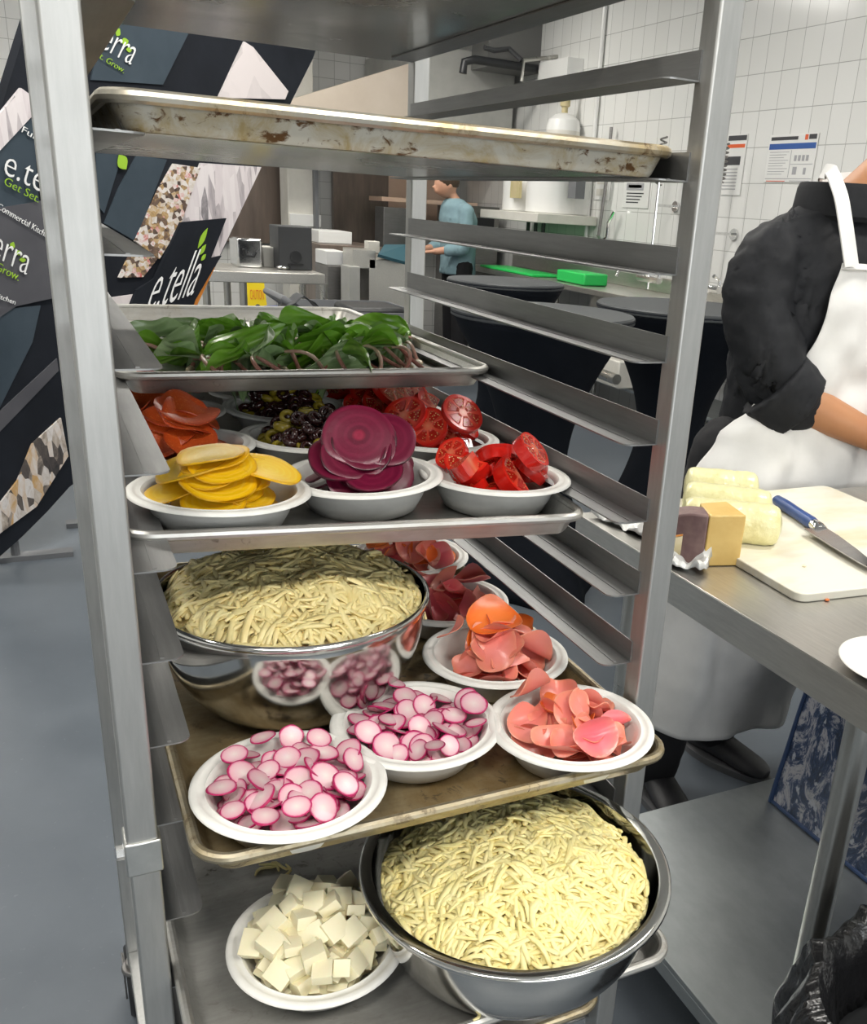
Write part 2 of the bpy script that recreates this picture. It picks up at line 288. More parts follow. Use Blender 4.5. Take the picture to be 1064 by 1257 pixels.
# ------------------------------------------------------------------ geometry helpers
class MB:
    def __init__(s): s.v = []; s.f = []; s.mi = []; s.cur = 0
    def add(s, vs, fs):
        o = len(s.v); s.v += [tuple(v) for v in vs]; s.f += [tuple(i + o for i in f) for f in fs]; s.mi += [s.cur] * len(fs); return s
    def box(s, a, b):
        x0, y0, z0 = a; x1, y1, z1 = b
        return s.add([(x0, y0, z0), (x1, y0, z0), (x1, y1, z0), (x0, y1, z0), (x0, y0, z1), (x1, y0, z1), (x1, y1, z1), (x0, y1, z1)],
                     [(0, 3, 2, 1), (4, 5, 6, 7), (0, 1, 5, 4), (1, 2, 6, 5), (2, 3, 7, 6), (3, 0, 4, 7)])
    def rings(s, rings, caps=True, closed=False):
        n = len(rings[0]); vs = [p for r in rings for p in r]; fs = []
        m = len(rings)
        for i in range(m if closed else m - 1):
            j = (i + 1) % m
            for k in range(n):
                l = (k + 1) % n; fs.append((i * n + k, i * n + l, j * n + l, j * n + k))
        if caps and not closed:
            fs.append(tuple(range(n - 1, -1, -1))); fs.append(tuple((m - 1) * n + k for k in range(n)))
        return s.add(vs, fs)
    def tube(s, pts, r, n=10, caps=True, closed=False, flat=1.0):
        pts = [Vector(p) for p in pts]; m = len(pts)
        rs = r if isinstance(r, (list, tuple)) else [r] * m
        rings = []; prev = None
        for i, p in enumerate(pts):
            if closed: d = pts[(i + 1) % m] - pts[i - 1]
            else: d = pts[min(i + 1, m - 1)] - pts[max(i - 1, 0)]
            d.normalize()
            if prev is None:
                u = d.orthogonal().normalized() if abs(d.z) > .95 else Vector((0, 0, 1)).cross(d).normalized()
            else:
                u = (prev - d * prev.dot(d)).normalized()
            prev = u; w = d.cross(u)
            rings.append([p + (u * math.cos(2 * PI * k / n) + w * math.sin(2 * PI * k / n) * flat) * rs[i] for k in range(n)])
        return s.rings(rings, caps, closed)
    def lathe(s, prof, n=48, c=(0, 0, 0), caps=False):
        rings = [[(c[0] + r * math.cos(2 * PI * k / n), c[1] + r * math.sin(2 * PI * k / n), c[2] + z) for k in range(n)] for r, z in prof]
        return s.rings(rings, caps)
    def loft(s, secs, n=20):
        """secs: (centre, rx, ry) horizontal ellipses, or (centre, rx, ry, normal)"""
        rings = []
        for sec in secs:
            c = Vector(sec[0]); rx, ry = sec[1], sec[2]
            rings.append([(c.x + rx * math.cos(2 * PI * k / n), c.y + ry * math.sin(2 * PI * k / n), c.z) for k in range(n)])
        return s.rings(rings, True)
    def grid(s, fn, nu, nv):
        vs = [fn(i / nu, j / nv) for j in range(nv + 1) for i in range(nu + 1)]
        fs = [(j * (nu + 1) + i, j * (nu + 1) + i + 1, (j + 1) * (nu + 1) + i + 1, (j + 1) * (nu + 1) + i) for j in range(nv) for i in range(nu)]
        return s.add(vs, fs)
    def poly(s, pts, n, t):
        """planar outline with thickness t against the normal n"""
        a = [Vector(p) for p in pts]; b = [p - n * t for p in a]; k = len(a)
        return s.add(a + b, [tuple(range(k)), tuple(range(2 * k - 1, k - 1, -1))] + [(i, i + k, (i + 1) % k + k, (i + 1) % k) for i in range(k)])
    def sphere(s, c, r, n=16, m=10, sc=(1, 1, 1)):
        prof = [(math.sin(PI * i / m) * r, -math.cos(PI * i / m) * r) for i in range(m + 1)]
        prof[0] = (1e-5, -r); prof[-1] = (1e-5, r)
        rings = [[(c[0] + q * sc[0] * math.cos(2 * PI * k / n), c[1] + q * sc[1] * math.sin(2 * PI * k / n), c[2] + z * sc[2]) for k in range(n)] for q, z in prof]
        return s.rings(rings, True)
    def mesh(s, name):
        me = bpy.data.meshes.new(name); me.from_pydata(s.v, [], s.f); return me
    def build(s, name, mats, parent=None, smooth=True, bevel=0, seg=2, solid=0, sub=0, angle=35, world=True):
        if not isinstance(mats, (list, tuple)): mats = [mats]
        off = BASE.get(parent.name, Vector()) if (parent is not None and world) else Vector()
        if parent is not None and off.length: s.v = [(x - off.x, y - off.y, z - off.z) for x, y, z in s.v]
        me = s.mesh(name)
        for m in mats: me.materials.append(m)
        if len(mats) > 1: me.polygons.foreach_set('material_index', s.mi)
        o = bpy.data.objects.new(name, me); COL.objects.link(o)
        bm = bmesh.new(); bm.from_mesh(me); bmesh.ops.recalc_face_normals(bm, faces=bm.faces[:]); bm.to_mesh(me); bm.free()
        if smooth:
            me.shade_smooth()
            try: me.set_sharp_from_angle(angle=math.radians(angle))
            except Exception: pass
        if parent is not None:
            o.parent = parent; BASE[o.name] = off
        if solid:
            md = o.modifiers.new('solid', 'SOLIDIFY'); md.thickness = solid; md.offset = 0
        if bevel:
            md = o.modifiers.new('bevel', 'BEVEL'); md.width = bevel; md.segments = seg; md.limit_method = 'ANGLE'; md.angle_limit = math.radians(40)
        if sub:
            md = o.modifiers.new('sub', 'SUBSURF'); md.levels = sub; md.render_levels = sub
        return o
BASE = {}
def tag(o, label, cat, group=None, kind=None):
    if label: o['label'] = label
    if cat: o['category'] = cat
    if group: o['group'] = group
    if kind: o['kind'] = kind
    return o
def thing(name, label, cat, loc, group=None):
    o = bpy.data.objects.new(name, None); COL.objects.link(o); o.location = loc; o.empty_display_size = .05
    BASE[o.name] = Vector(loc); return tag(o, label, cat, group)
def struct(o): o['kind'] = 'structure'; return o
def evaluated(o):
    dg = bpy.context.evaluated_depsgraph_get(); dg.update()
    me = bpy.data.meshes.new_from_object(o.evaluated_get(dg)); return me
def fuse(name, mb, mat, parent=None, voxel=.008, iters=6, wr=0, wscale=12):
    """several overlapping shapes become one continuous skin"""
    off = BASE.get(parent.name, Vector()) if parent is not None else Vector()
    me = mb.mesh('tmp'); o = bpy.data.objects.new('tmp', me); COL.objects.link(o)
    bm = bmesh.new(); bm.from_mesh(me); bmesh.ops.recalc_face_normals(bm, faces=bm.faces[:]); bm.to_mesh(me); bm.free()
    md = o.modifiers.new('r', 'REMESH'); md.mode = 'VOXEL'; md.voxel_size = voxel
    md = o.modifiers.new('s', 'SMOOTH'); md.iterations = iters; md.factor = .5
    me2 = evaluated(o); bpy.data.objects.remove(o)
    for v in me2.vertices:
        if wr:
            p = v.co; k = mnoise.noise(Vector((p.x * wscale, p.y * wscale, p.z * wscale * .6))) + .5 * mnoise.noise(p * wscale * 2.3)
            v.co = p + v.normal * (wr * k)
        v.co = v.co - off
    me2.name = name; me2.materials.clear(); me2.materials.append(mat); me2.shade_smooth()
    o = bpy.data.objects.new(name, me2); COL.objects.link(o)
    if parent is not None: o.parent = parent; BASE[o.name] = off
    return o
def text3d(name, body, p0, p1, p2, mat, parent=None, thick=.001):
    """lettering filling the parallelogram p0 (base left), p1 (base right), p2 (top left)"""
    cu = bpy.data.curves.new('t', 'FONT'); cu.body = body; cu.extrude = .02; cu.offset = -.012; cu.resolution_u = 3
    o = bpy.data.objects.new('t', cu); COL.objects.link(o); me = evaluated(o); bpy.data.objects.remove(o)
    co = np.array([v.co[:] for v in me.vertices]); lo, hi = co.min(0), co.max(0)
    p0, p1, p2 = Vector(p0), Vector(p1), Vector(p2); n = (p1 - p0).cross(p2 - p0).normalized()
    off = BASE.get(parent.name, Vector()) if parent is not None else Vector()
    for v, c in zip(me.vertices, co):
        q = p0 + (p1 - p0) * ((c[0] - lo[0]) / (hi[0] - lo[0])) + (p2 - p0) * ((c[1] - 0) / (hi[1] - 0)) + n * (thick * (1 if c[2] > 0 else -.2))
        v.co = q - off
    me.name = name; me.materials.clear(); me.materials.append(mat)
    o = bpy.data.objects.new(name, me); COL.objects.link(o)
    if parent is not None: o.parent = parent; BASE[o.name] = off
    return o
def copy_tree(o, parent=None):
    c = o.copy(); COL.objects.link(c)
    if parent is not None: c.parent = parent
    for ch in list(o.children): copy_tree(ch, c)
    return c
LIGHT = 1.0; EXPO = 0.28
# ================================================================== RACK
P = .0762
W, LEGW, D = .5129, .0235, .7187
def LV(n): return FLOOR - P * n - (.0245 if n >= 10 else 0)
rack = thing('sheet_pan_rack', 'tall silver wheeled rack with open side runners holding the trays of food', 'rack', (W / 2, D / 2, 0))
def post(x0, y0, name='post'):
    mb = MB(); mb.box((x0, y0, .123), (x0 + .0243, y0 + .0247, 1.76))
    return mb.build(name, M['leg'], rack, bevel=.0022, seg=3)
LX, RX = 0, W - .0243
p_fl = post(LX, 0); p_fr = post(RX, 0); p_rl = post(LX, D - .0247); p_rr = post(RX, D - .0247)
def runner(side, n):
    """angle runner: upright web against the posts, ledge with a rounded corner reaching inwards"""
    z = LV(n); t = .0014; y0, y1 = .017, .702; mb = MB()
    x0 = LEGW if side < 0 else W - .0243; s = 1 if side < 0 else -1
    wl = .034; r = .011
    def X(d): return x0 + s * d
    out = [(0, y0)] + [(wl - r + r * math.sin(a), y0 + r - r * math.cos(a)) for a in [i * PI / 12 for i in range(7)]] + [(wl - r + r * math.cos(a), y1 - r + r * math.sin(a)) for a in [i * PI / 12 for i in range(7)]] + [(0, y1)]
    top = [Vector((X(d), y, z)) for d, y in out]
    mb.poly(top, Vector((0, 0, 1)), t)
    mb.box((min(X(0), X(t)), y0, z), (max(X(0), X(t)), y1, z + .0225))
    # fold line along the ledge, pressed a little proud
    mb.box((min(X(.0155), X(.0185)), y0 + .004, z - .0002), (max(X(.0155), X(.0185)), y1 - .004, z + .0006))
    return mb.build('tray_runner', M['slide'], rack, smooth=False)
for n in list(range(0, 15)):
    runner(-1, n); runner(1, n)
for y in (.0, D - .0247):
    for z in (.135, 1.735):
        mb = MB(); mb.box((.0243, y + .002, z), (W - .0243, y + .022, z + .022)); mb.build('cross_rail', M['leg'], rack, bevel=.002)
for x in (LX, RX):
    for z in (.135, 1.735):
        mb = MB(); mb.box((x + .002, .0247, z), (x + .022, D - .0247, z + .022)); mb.build('side_rail', M['leg'], rack, bevel=.002)
for x, y in ((LX, 0), (RX, 0), (LX, D - .0247), (RX, D - .0247)):
    cx, cy = x + .012, y + .012
    mb = MB(); mb.lathe([(.0001, .118), (.016, .118), (.016, .128), (.0001, .128)], 20, (cx, cy, 0)); mb.lathe([(.0001, .108), (.022, .108), (.024, .113), (.022, .118), (.0001, .118)], 20, (cx, cy, 0))
    mb.box((cx - .021, cy - .005, .05), (cx - .018, cy + .045, .112)); mb.box((cx + .018, cy - .005, .05), (cx + .021, cy + .045, .112)); mb.box((cx - .021, cy - .005, .105), (cx + .021, cy + .045, .110))
    fk = mb.build('caster_fork', M['darksteel'], rack, bevel=.001)
    mb = MB(); prof = [(.012, -.016), (.058, -.016), (.0625, -.011), (.0625, .011), (.058, .016), (.012, .016)]
    rings = [[(cx + z, cy + .025 + r * math.cos(2 * PI * k / 32), .0628 + r * math.sin(2 * PI * k / 32)) for k in range(32)] for r, z in prof]
    mb.rings(rings, True); mb.build('caster_wheel', M['black'], fk)
for x in (LX, RX):
    mb = MB(); e = .0022
    mb.box((x - e, -e, .852), (x + .0243 + e, .0247 + e, .884)); b = mb.build('bracket_sleeve', M['band'], rack, bevel=.0015)
    sx = -1 if x == LX else 1; hx = x - e if sx < 0 else x + .0243 + e
    mb = MB(); mb.tube([(hx, .013, .868), (hx + sx * .006, .013, .868)], .0062, 6); mb.tube([(hx + sx * .006, .013, .868), (hx + sx * .0075, .013, .868)], [.0055, .003], 12)
    mb.build('hex_bolt', M['chrome'], b)
    xi = x + .0243 if sx < 0 else x - .003
    mb = MB(); mb.box((xi, .03, .846), (xi + .003, D - .03, .872)); mb.box((min(xi, xi - sx * -.02) if sx > 0 else xi, .03, .8435), ((xi + .022) if sx < 0 else xi + .003, D - .03, .846)) if False else None
    mb.build('side_strap', M['band'], rack, bevel=.0006)

# ================================================================== SHEET PANS
def rrect(w, d, r, n=8):
    pts = []
    for cx, cy, a0 in ((w / 2 - r, -d / 2 + r, -PI / 2), (w / 2 - r, d / 2 - r, 0), (-w / 2 + r, d / 2 - r, PI / 2), (-w / 2 + r, -d / 2 + r, PI)):
        for i in range(n + 1):
            a = a0 + PI / 2 * i / n; pts.append((cx + r * math.cos(a), cy + r * math.sin(a)))
    return pts
def sheet_pan(label, x0, x1, yf, zb, floor_m, rim_m, wall_m=None, depth=.645, roll=0.0, yaw=0.0, h=.0258, group=None):
    """flat floor, flared wall, rolled rim; origin under the middle of the floor"""
    w = x1 - x0; cx, cy = (x0 + x1) / 2, yf + depth / 2
    t = thing('sheet_pan', label, 'tray', (cx, cy, zb), group)
    BASE[t.name] = Vector((0, 0, 0)); t.rotation_euler = (0, roll, yaw)
    R = .0048
    def ring(ins, z, rad): return [(x, y, z) for x, y in rrect(w - 2 * ins, depth - 2 * ins, max(rad, .002))]
    mb = MB()
    prof_in = [(.0205, .0012, .014), (.0185, .002, .016), (.0165, .0042, .018), (.0085, h - .004, .024)]
    prof_out = [(.0072, h - .004, .025), (.0152, .0034, .019), (.0174, .0006, .017), (.0195, 0, .015)]
    ri = [ring(a, z, r) for a, z, r in prof_in]; n = len(ri[0])
    o = len(mb.v)
    for k in range(len(ri) - 1): pass
    mb.rings(ri, False); mb.f.append(tuple(o + k for k in range(n))); mb.mi.append(0)
    o2 = len(mb.v); ro = [ring(a, z, r) for a, z, r in prof_out]; mb.cur = 1; mb.rings(ro, False); mb.cur = 2
    mb.f.append(tuple(o2 + (len(ro) - 1) * n + k for k in range(n))); mb.mi.append(2)
    body = mb.build('pan_body', [M[floor_m], M[wall_m or rim_m], M['tray_under']], t, world=False)
    mb = MB(); zc = h - R
    path = rrect(w - 2 * R, depth - 2 * R, .028)
    mb.tube([(x, y, zc) for x, y in path], R, 10, closed=True)
    mb.build('rolled_rim', M[rim_m], t, world=False)
    return t
Z1 = LV(0) + .0003
pan1 = sheet_pan('topmost tray on the rack, seen only from its shiny underside', .034, .488, .10, Z1, 'tray_clean', 'tray_clean')
pan2 = sheet_pan('empty tray with burnt brown stains along its front wall, second from the top', .030, .486, .018, LV(2) + .0003, 'tray_gold', 'tray_burnrim', 'tray_burn')
Z3 = FLOOR - .368 - .0258
pan3 = sheet_pan('tray holding the pile of green leaves, pushed to the back of the rack', .046, .484, .362, Z3, 'tray_clean', 'tray_clean')
Z4 = FLOOR - .456 - .0258
pan4 = sheet_pan('tray packed with bowls of beets, tomatoes, olives and pepperoni', .032, .474, .075, Z4, 'tray_clean', 'tray_clean', roll=.031, yaw=-.05)
Z5 = LV(9) + .0003
pan5 = sheet_pan('golden brown baked-on tray carrying the radish plates and first cheese bowl', .043, .487, -.080, Z5, 'tray_gold', 'tray_goldrim', 'tray_goldrim')
Z6 = LV(11) + .0003
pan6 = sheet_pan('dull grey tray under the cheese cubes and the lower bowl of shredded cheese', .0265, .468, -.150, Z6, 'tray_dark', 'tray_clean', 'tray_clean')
pan7 = sheet_pan('lowest tray, only its stained front corner showing under the cheese bowl', .020, .462, -.055, LV(13) + .0003, 'tray_clean', 'tray_goldrim', 'tray_clean')
F5, F6 = Z5 + .0012, Z6 + .0012
def f4(x, y):
    """height of the inside floor of the tilted fourth tray"""
    return Z4 + .0012 - (x - .253) * math.tan(.031)
F3 = Z3 + .0012

# ================================================================== BOWLS
RB, HB = .082, .037
PROF_IN = [(.0001, .0022), (.046, .0022), (.0520, .0045), (.0590, .0150), (.0640, .0290), (.0660, .0330), (.0678, .0352), (.0690, .0361), (.0702, .0352), (.0738, .0354), (.0750, .0364), (.0764, .0368), (.0796, .0366), (.0817, .0350)]
PROF_OUT = [(.0820, .0335), (.0800, .0338), (.0760, .0338), (.0690, .0325), (.0660, .0300), (.0610, .0150), (.0540, .0020), (.0500, .0002), (.0001, .0002)]
mb = MB(); mb.lathe(PROF_IN + PROF_OUT, 64, caps=True)
bowl_me = None
def fibre_bowl(label, x, y, z, group=None, s=1.0, tilt=(0, 0), sz=1.0):
    global bowl_me
    if bowl_me is None:
        o = mb.build('paper_bowl', M['paper'], angle=60); bowl_me = o.data
    else:
        o = bpy.data.objects.new('paper_bowl', bowl_me); COL.objects.link(o)
    o.location = (x, y, z); o.scale = (s, s, s * sz); o.rotation_euler = (tilt[0], tilt[1], rnd.random() * 6)
    return tag(o, label, 'bowl', group)
_pr = np.array([p[0] for p in PROF_IN]); _pz = np.array([p[1] for p in PROF_IN])
def bowl_floor(r): return np.where(r > .0665, .045, np.interp(r, _pr, _pz))
class Pile:
    """drops flat things one after another on whatever already lies in the bowl"""
    def __init__(s, x, y, z, half=.075, res=.0016, base=None, seed=1):
        s.x, s.y, s.z, s.res = x, y, z, res; n = int(2 * half / res) + 1; s.half = half
        g = (np.arange(n) - n // 2) * res; s.gx, s.gy = np.meshgrid(g, g, indexing='ij')
        r = np.hypot(s.gx, s.gy); s.H = (base(r) if base else np.zeros_like(r)).astype(float); s.B = s.H.copy(); s.rng = random.Random(seed)
    def drop(s, px, py, rx, ry, ang, th, smax=.7, tilt=(0, 0), q=.9, own=1.0):
        """rests a disc (rx, ry, turned by ang) of thickness th at px, py; gives location and rotation"""
        ca, sa = math.cos(ang), math.sin(ang); dx, dy = s.gx - px, s.gy - py
        u, v = (dx * ca + dy * sa) / rx, (-dx * sa + dy * ca) / ry
        m = (u * u + v * v) <= 1.0
        if m.sum() < 6: return None
        h = s.H[m]; A = np.c_[dx[m], dy[m], np.ones(m.sum())]
        c = np.linalg.lstsq(A, h, rcond=None)[0]
        gx, gy = c[0] * own + tilt[0], c[1] * own + tilt[1]; sl = math.hypot(gx, gy)
        if sl > smax: gx *= smax / sl; gy *= smax / sl
        rest = h - (gx * A[:, 0] + gy * A[:, 1]); z0 = np.quantile(rest, q)
        z0 = max(z0, np.quantile(s.B[m] - (gx * A[:, 0] + gy * A[:, 1]), .97) + .0004)
        top = z0 + gx * dx + gy * dy + th
        s.H = np.where(m, np.maximum(s.H, top), s.H)
        nrm = Vector((-gx, -gy, 1)).normalized()
        e1 = Vector((ca, sa, 0)); e1 = (e1 - nrm * e1.dot(nrm)).normalized(); e2 = nrm.cross(e1)
        rot = Matrix((e1, e2, nrm)).transposed()
        return Vector((s.x + px, s.y + py, s.z + z0 + th / 2)), rot.to_euler()
    def spot(s, R, dome, foot, tries=10):
        """of several places inside R, the one where the heap still lacks most to a dome of that height"""
        best = None
        for _ in range(tries):
            a = s.rng.random() * 2 * PI; r = R * math.sqrt(s.rng.random()); x, y = r * math.cos(a), r * math.sin(a)
            i, j = int((x + s.half) / s.res), int((y + s.half) / s.res); k = max(1, int(foot * .6 / s.res))
            h = s.H[max(0, i - k):i + k + 1, max(0, j - k):j + k + 1].mean() - dome * (1 - (r / R) ** 2)
            if best is None or h < best[0]: best = (h, x, y)
        return best

# unit-radius slice shapes
def disc_mesh(name, mats, th, bend=0.0, twist=0.0, wav=0.0, nr=5, na=26, rimround=.4, half=False, seed=0, edge_mat=False, fold=0.0):
    """a thin round slice: top, bottom and rounded edge; may be curled, wavy or cut in half"""
    r_ = random.Random(seed); ph = [r_.random() * 6 for _ in range(4)]; irr = [r_.uniform(-.04, .04) for _ in range(4)]
    mbx = MB()
    radii = [0.0001] + [i / nr for i in range(1, nr)] + [1 - .03]
    def warp(x, y, z):
        zz = z + bend * x * x + twist * x * y + wav * math.sin(3 * math.atan2(y, x) + ph[0]) * (x * x + y * y)
        if fold and y > 0: a = fold * y; zz += y * math.sin(min(a, 1.4)); y = y * math.cos(min(a, 1.4))
        return (x, y, zz)
    def rad(a): return 1 + irr[0] * math.cos(2 * a + ph[1]) + irr[1] * math.cos(3 * a + ph[2]) + irr[2] * math.cos(5 * a + ph[3])
    a0, a1 = (0, PI) if half else (0, 2 * PI)
    angs = [a0 + (a1 - a0) * k / (na if not half else na - 1) for k in range(na)]
    rings = []
    for rr in radii: rings.append([warp(rr * rad(a) * math.cos(a), rr * rad(a) * math.sin(a), th / 2) for a in angs])
    for k in range(1, 4):
        b = PI / 2 - k * PI / 4
        rr = (1 - th * rimround / 2 * (1 - math.cos(b))) if th < .3 else 1 - .12 * (1 - math.cos(b))
        rings.append([warp(rr * rad(a) * math.cos(a), rr * rad(a) * math.sin(a), th / 2 * math.sin(b)) for a in angs])
    for rr in radii[::-1]: rings.append([warp(rr * rad(a) * math.cos(a), rr * rad(a) * math.sin(a), -th / 2) for a in angs])
    n = na; vs = [p for r in rings for p in r]; fs = []; mi = []
    for i in range(len(rings) - 1):
        for k in range(n if not half else n - 1):
            l = (k + 1) % n; fs.append((i * n + k, i * n + l, (i + 1) * n + l, (i + 1) * n + k)); mi.append(1 if (edge_mat and len(radii) - 1 <= i < len(radii) + 3) else 0)
    if half:
        m_ = len(rings); q = 2 * len(radii) + 3
        fs.append(tuple(i * n for i in range(m_))); mi.append(0); fs.append(tuple(i * n + n - 1 for i in range(m_ - 1, -1, -1))); mi.append(0)
    me = bpy.data.meshes.new(name); me.from_pydata(vs, [], fs)
    for m_ in mats: me.materials.append(m_)
    if len(mats) > 1: me.polygons.foreach_set('material_index', mi)
    bm = bmesh.new(); bm.from_mesh(me); bmesh.ops.recalc_face_normals(bm, faces=bm.faces[:]); bm.to_mesh(me); bm.free()
    me.shade_smooth(); me.set_sharp_from_angle(angle=math.radians(50)); return me
def put(name, me, loc, rot, scale, label, cat, group):
    o = bpy.data.objects.new(name, me); COL.objects.link(o); o.location = loc; o.rotation_euler = rot
    o.scale = scale if isinstance(scale, tuple) else (scale,) * 3
    return tag(o, label, cat, group)

# ------------------------------------------------------------------ tray 5 plates: radishes and pickled slices
G5 = 'white paper bowls'
radA = (.131, -.012); radB = (.265, .042); pikC = (.405, -.012); pikD = (.400, .152); pikE = (.403, .312); pikF = (.418, .476)
fibre_bowl('white paper bowl full of radish slices, nearest the left front corner of the golden tray', *radA, F5, G5)
fibre_bowl('white paper bowl of paler radish slices in the middle of the golden tray', *radB, F5, G5)
fibre_bowl('white paper bowl of orange and pink slices at the golden tray\'s right front corner', *pikC, F5, G5)
fibre_bowl('white paper bowl heaped with salmon-pink slices, second back along the golden tray', *pikD, F5, G5)
fibre_bowl('white paper bowl of deep rose slices beside the steel cheese bowl', *pikE, F5, G5)
fibre_bowl('white paper bowl of pink slices partly hidden under the beet tray, furthest back', *pikF, F5, G5)
rad_me = [disc_mesh('radish_slice', [M['radish']], .10, bend=b, seed=k) for k, b in enumerate((0, .04, -.05, .08))]
def heap(p, R, dome, level, nmax, rr, make, thk, rx=1.0, smax=.8, jit=.25, lean=(0, 0), q_=.55, own=.75, out=0.0):
    """drop pieces until the heap reaches its level; make(k, radius, location, rotation) builds each one"""
    q = p.rng; k = 0
    while k < nmax:
        r = q.uniform(*rr); h, x, y = p.spot(R - r * (.9 if r < .016 else .66 if r < .024 else .5), dome, r)
        if h > level: break
        tl = (q.gauss(0, jit) + lean[0] - out * x / R, q.gauss(0, jit) + lean[1] - out * y / R)
        res = p.drop(x, y, r, r * rx, q.random() * 6, r * thk, smax, tl, q_, own)
        if res: make(k, r, *res)
        k += 1
    return k
def radishes(c, n, label, group, seed, rmin, rmax, dome, level):
    p = Pile(c[0], c[1], F5, base=bowl_floor, seed=seed); q = p.rng
    heap(p, .072, dome, level, n, (rmin, rmax), lambda k, r, l, t: put('radish_slice', rad_me[k % 4], l, t, (r, r * q.uniform(.86, 1), r), label, 'radish slice', group), .10, .95, .95, .36, (0, .15), .66, .5, .2)
radishes(radA, 260, 'thin radish slice with magenta rim in the front left bowl', 'radish slices in the front left bowl', 3, .0105, .0152, .012, .0325)
radishes(radB, 240, 'thin pale radish slice in the middle bowl of radishes', 'radish slices in the middle bowl', 5, .0105, .0155, .010, .0295)
def curls(mat, tag_, seed):
    r_ = random.Random(seed)
    return [disc_mesh(tag_, [mat], .055, bend=r_.uniform(.1, .5), twist=r_.uniform(-.4, .4), wav=r_.uniform(.03, .14), na=30, nr=6, seed=seed + k, half=(k in (2, 5)), fold=r_.choice((0, .0, .4, .9)) if k not in (2, 5) else 0) for k in range(7)]
cu_p, cu_r, cu_o = curls(M['turnip_pink'], 'pickled_slice', 11), curls(M['turnip_rose'], 'pickled_slice', 31), curls(M['carrot'], 'pickled_slice', 51)
def pickles(c, n, mixv, label, group, seed, rr=(.021, .030), dome=.02, level=.03, smax=.9):
    p = Pile(c[0], c[1], F5, base=bowl_floor, seed=seed); q = p.rng
    def make(k, r, l, t):
        ci = 0 if q.random() < mixv[0] else (1 if q.random() < mixv[1] else 2); word = ('salmon-pink', 'deep rose', 'orange')[ci]
        put('pickled_slice', (cu_p, cu_r, cu_o)[ci][k % 7], l, t, (r, r * q.uniform(.7, 1), r), word + ' ' + label, 'pickled slice', word + ' ' + group)
    heap(p, .064, dome, level, n, rr, make, .16, .9, smax, .42, (0, .18), .5, .5, .3)
pickles(pikC, 100, (.70, .35), 'thin pickled slice in the bowl at the right front tray corner', 'slices in the right front bowl', 18, (.016, .027), .018, .0345, .75)
pickles(pikD, 110, (.80, .40), 'thin pickled slice in the heaped bowl second from the front', 'slices in the heaped second bowl', 9, (.019, .032), .040, .034)
pickles(pikE, 90, (.22, .72), 'thin pickled slice in the bowl beside the deep steel bowl', 'slices beside the steel bowl', 10, (.019, .030), .030, .034)
pickles(pikF, 70, (.40, .8), 'thin pickled slice in the half-hidden bowl furthest back', 'slices in the rear bowl', 12, (.019, .030), .030, .036)

# ------------------------------------------------------------------ tray 4 bowls
bY, bR, bT = (.114, .166), (.262, .200), (.401, .182)
bP2, bO2, bT2 = (.100, .338), (.250, .368), (.398, .356)
bP1, bO1, bT1 = (.098, .508), (.262, .538), (.392, .520)
bX1, bX2, bX3 = (.110, .640), (.262, .640), (.400, .640)
tl4 = (0, .031)
for c, lab in ((bY, 'white paper bowl under the yellow beet slices beside the left post'), (bR, 'white paper bowl stained by dark red beets'), (bT, 'white paper bowl of tomatoes at the right front of the upper food tray'),
               (bP2, 'white paper bowl of pepperoni right behind the yellow beets'), (bO2, 'white paper bowl of sliced olives right behind the red beets'), (bT2, 'white paper bowl of tomato slices second from the front'),
               (bP1, 'white paper bowl of pepperoni furthest back on the left'), (bO1, 'white paper bowl heaped with sliced olives, the further of two'), (bT1, 'white paper bowl of tomato slices third from the front'),
               (bX2, 'white paper bowl behind the olives, only its rim showing'), (bX3, 'white paper bowl at the very back behind all the tomatoes')):
    fibre_bowl(lab, c[0], c[1], f4(*c), 'white paper bowls', tilt=tl4)
def slices(c, name, cat, label, group, meshes, n, rr, thk, seed, dome, level, smax=.7, jit=.15, lean=(0, 0), q_=.55, own=.8, out=.2, R=.064):
    p = Pile(c[0], c[1], f4(*c), base=bowl_floor, seed=seed); q = p.rng
    heap(p, R, dome, level, n, rr, lambda k, r, l, t: put(name, meshes[k % len(meshes)], l, t, (r, r * q.uniform(.9, 1), r), label, cat, group), thk, 1.0, smax, jit, lean, q_, own, out)
yb = [disc_mesh('yellow_beet_slice', [M['ybeet']], .055, bend=b, wav=w, seed=60 + k) for k, (b, w) in enumerate(((.05, .02), (.02, .04), (-.04, .03), (.1, .02)))]
slices(bY, 'yellow_beet_slice', 'beet slice', 'round golden yellow beet slice in the stack by the left post', 'yellow beet slices', yb, 90, (.026, .034), .06, 21, .032, .042, .32, .09, (0, .03), .6, .8, .12)
rb = [disc_mesh('red_beet_slice', [M['rbeet']], .085, bend=b, wav=w, seed=70 + k, na=32) for k, (b, w) in enumerate(((.0, .02), (.04, .02), (-.05, .03)))]
slices(bR, 'red_beet_slice', 'beet slice', 'thick dark purple-red beet slice with faint rings', 'red beet slices', rb, 34, (.027, .037), .085, 24, .046, .038, 1.15, .35, (-.06, .45), .5, .45, .25)
tm = [disc_mesh('tomato_slice', [M['tomato'], M['tomato_skin']], t, seed=80 + k, edge_mat=True, na=30, half=h) for k, (t, h) in enumerate(((.26, False), (.30, False), (.24, True), (.34, True), (.28, False)))]
tw = [disc_mesh('tomato_slice', [M['tomato'], M['tomato_skin']], t, seed=90 + k, edge_mat=True, na=30, half=h) for k, (t, h) in enumerate(((.62, True), (.50, False), (.7, True), (.45, False), (.55, True)))]
slices(bT, 'tomato_slice', 'tomato slice', 'glossy red tomato wedge or slice in the right front bowl', 'tomato slices in the right front bowl', tw, 40, (.019, .027), .45, 31, .026, .038, 1.0, .45, (0, .25), .45, .45, .2)
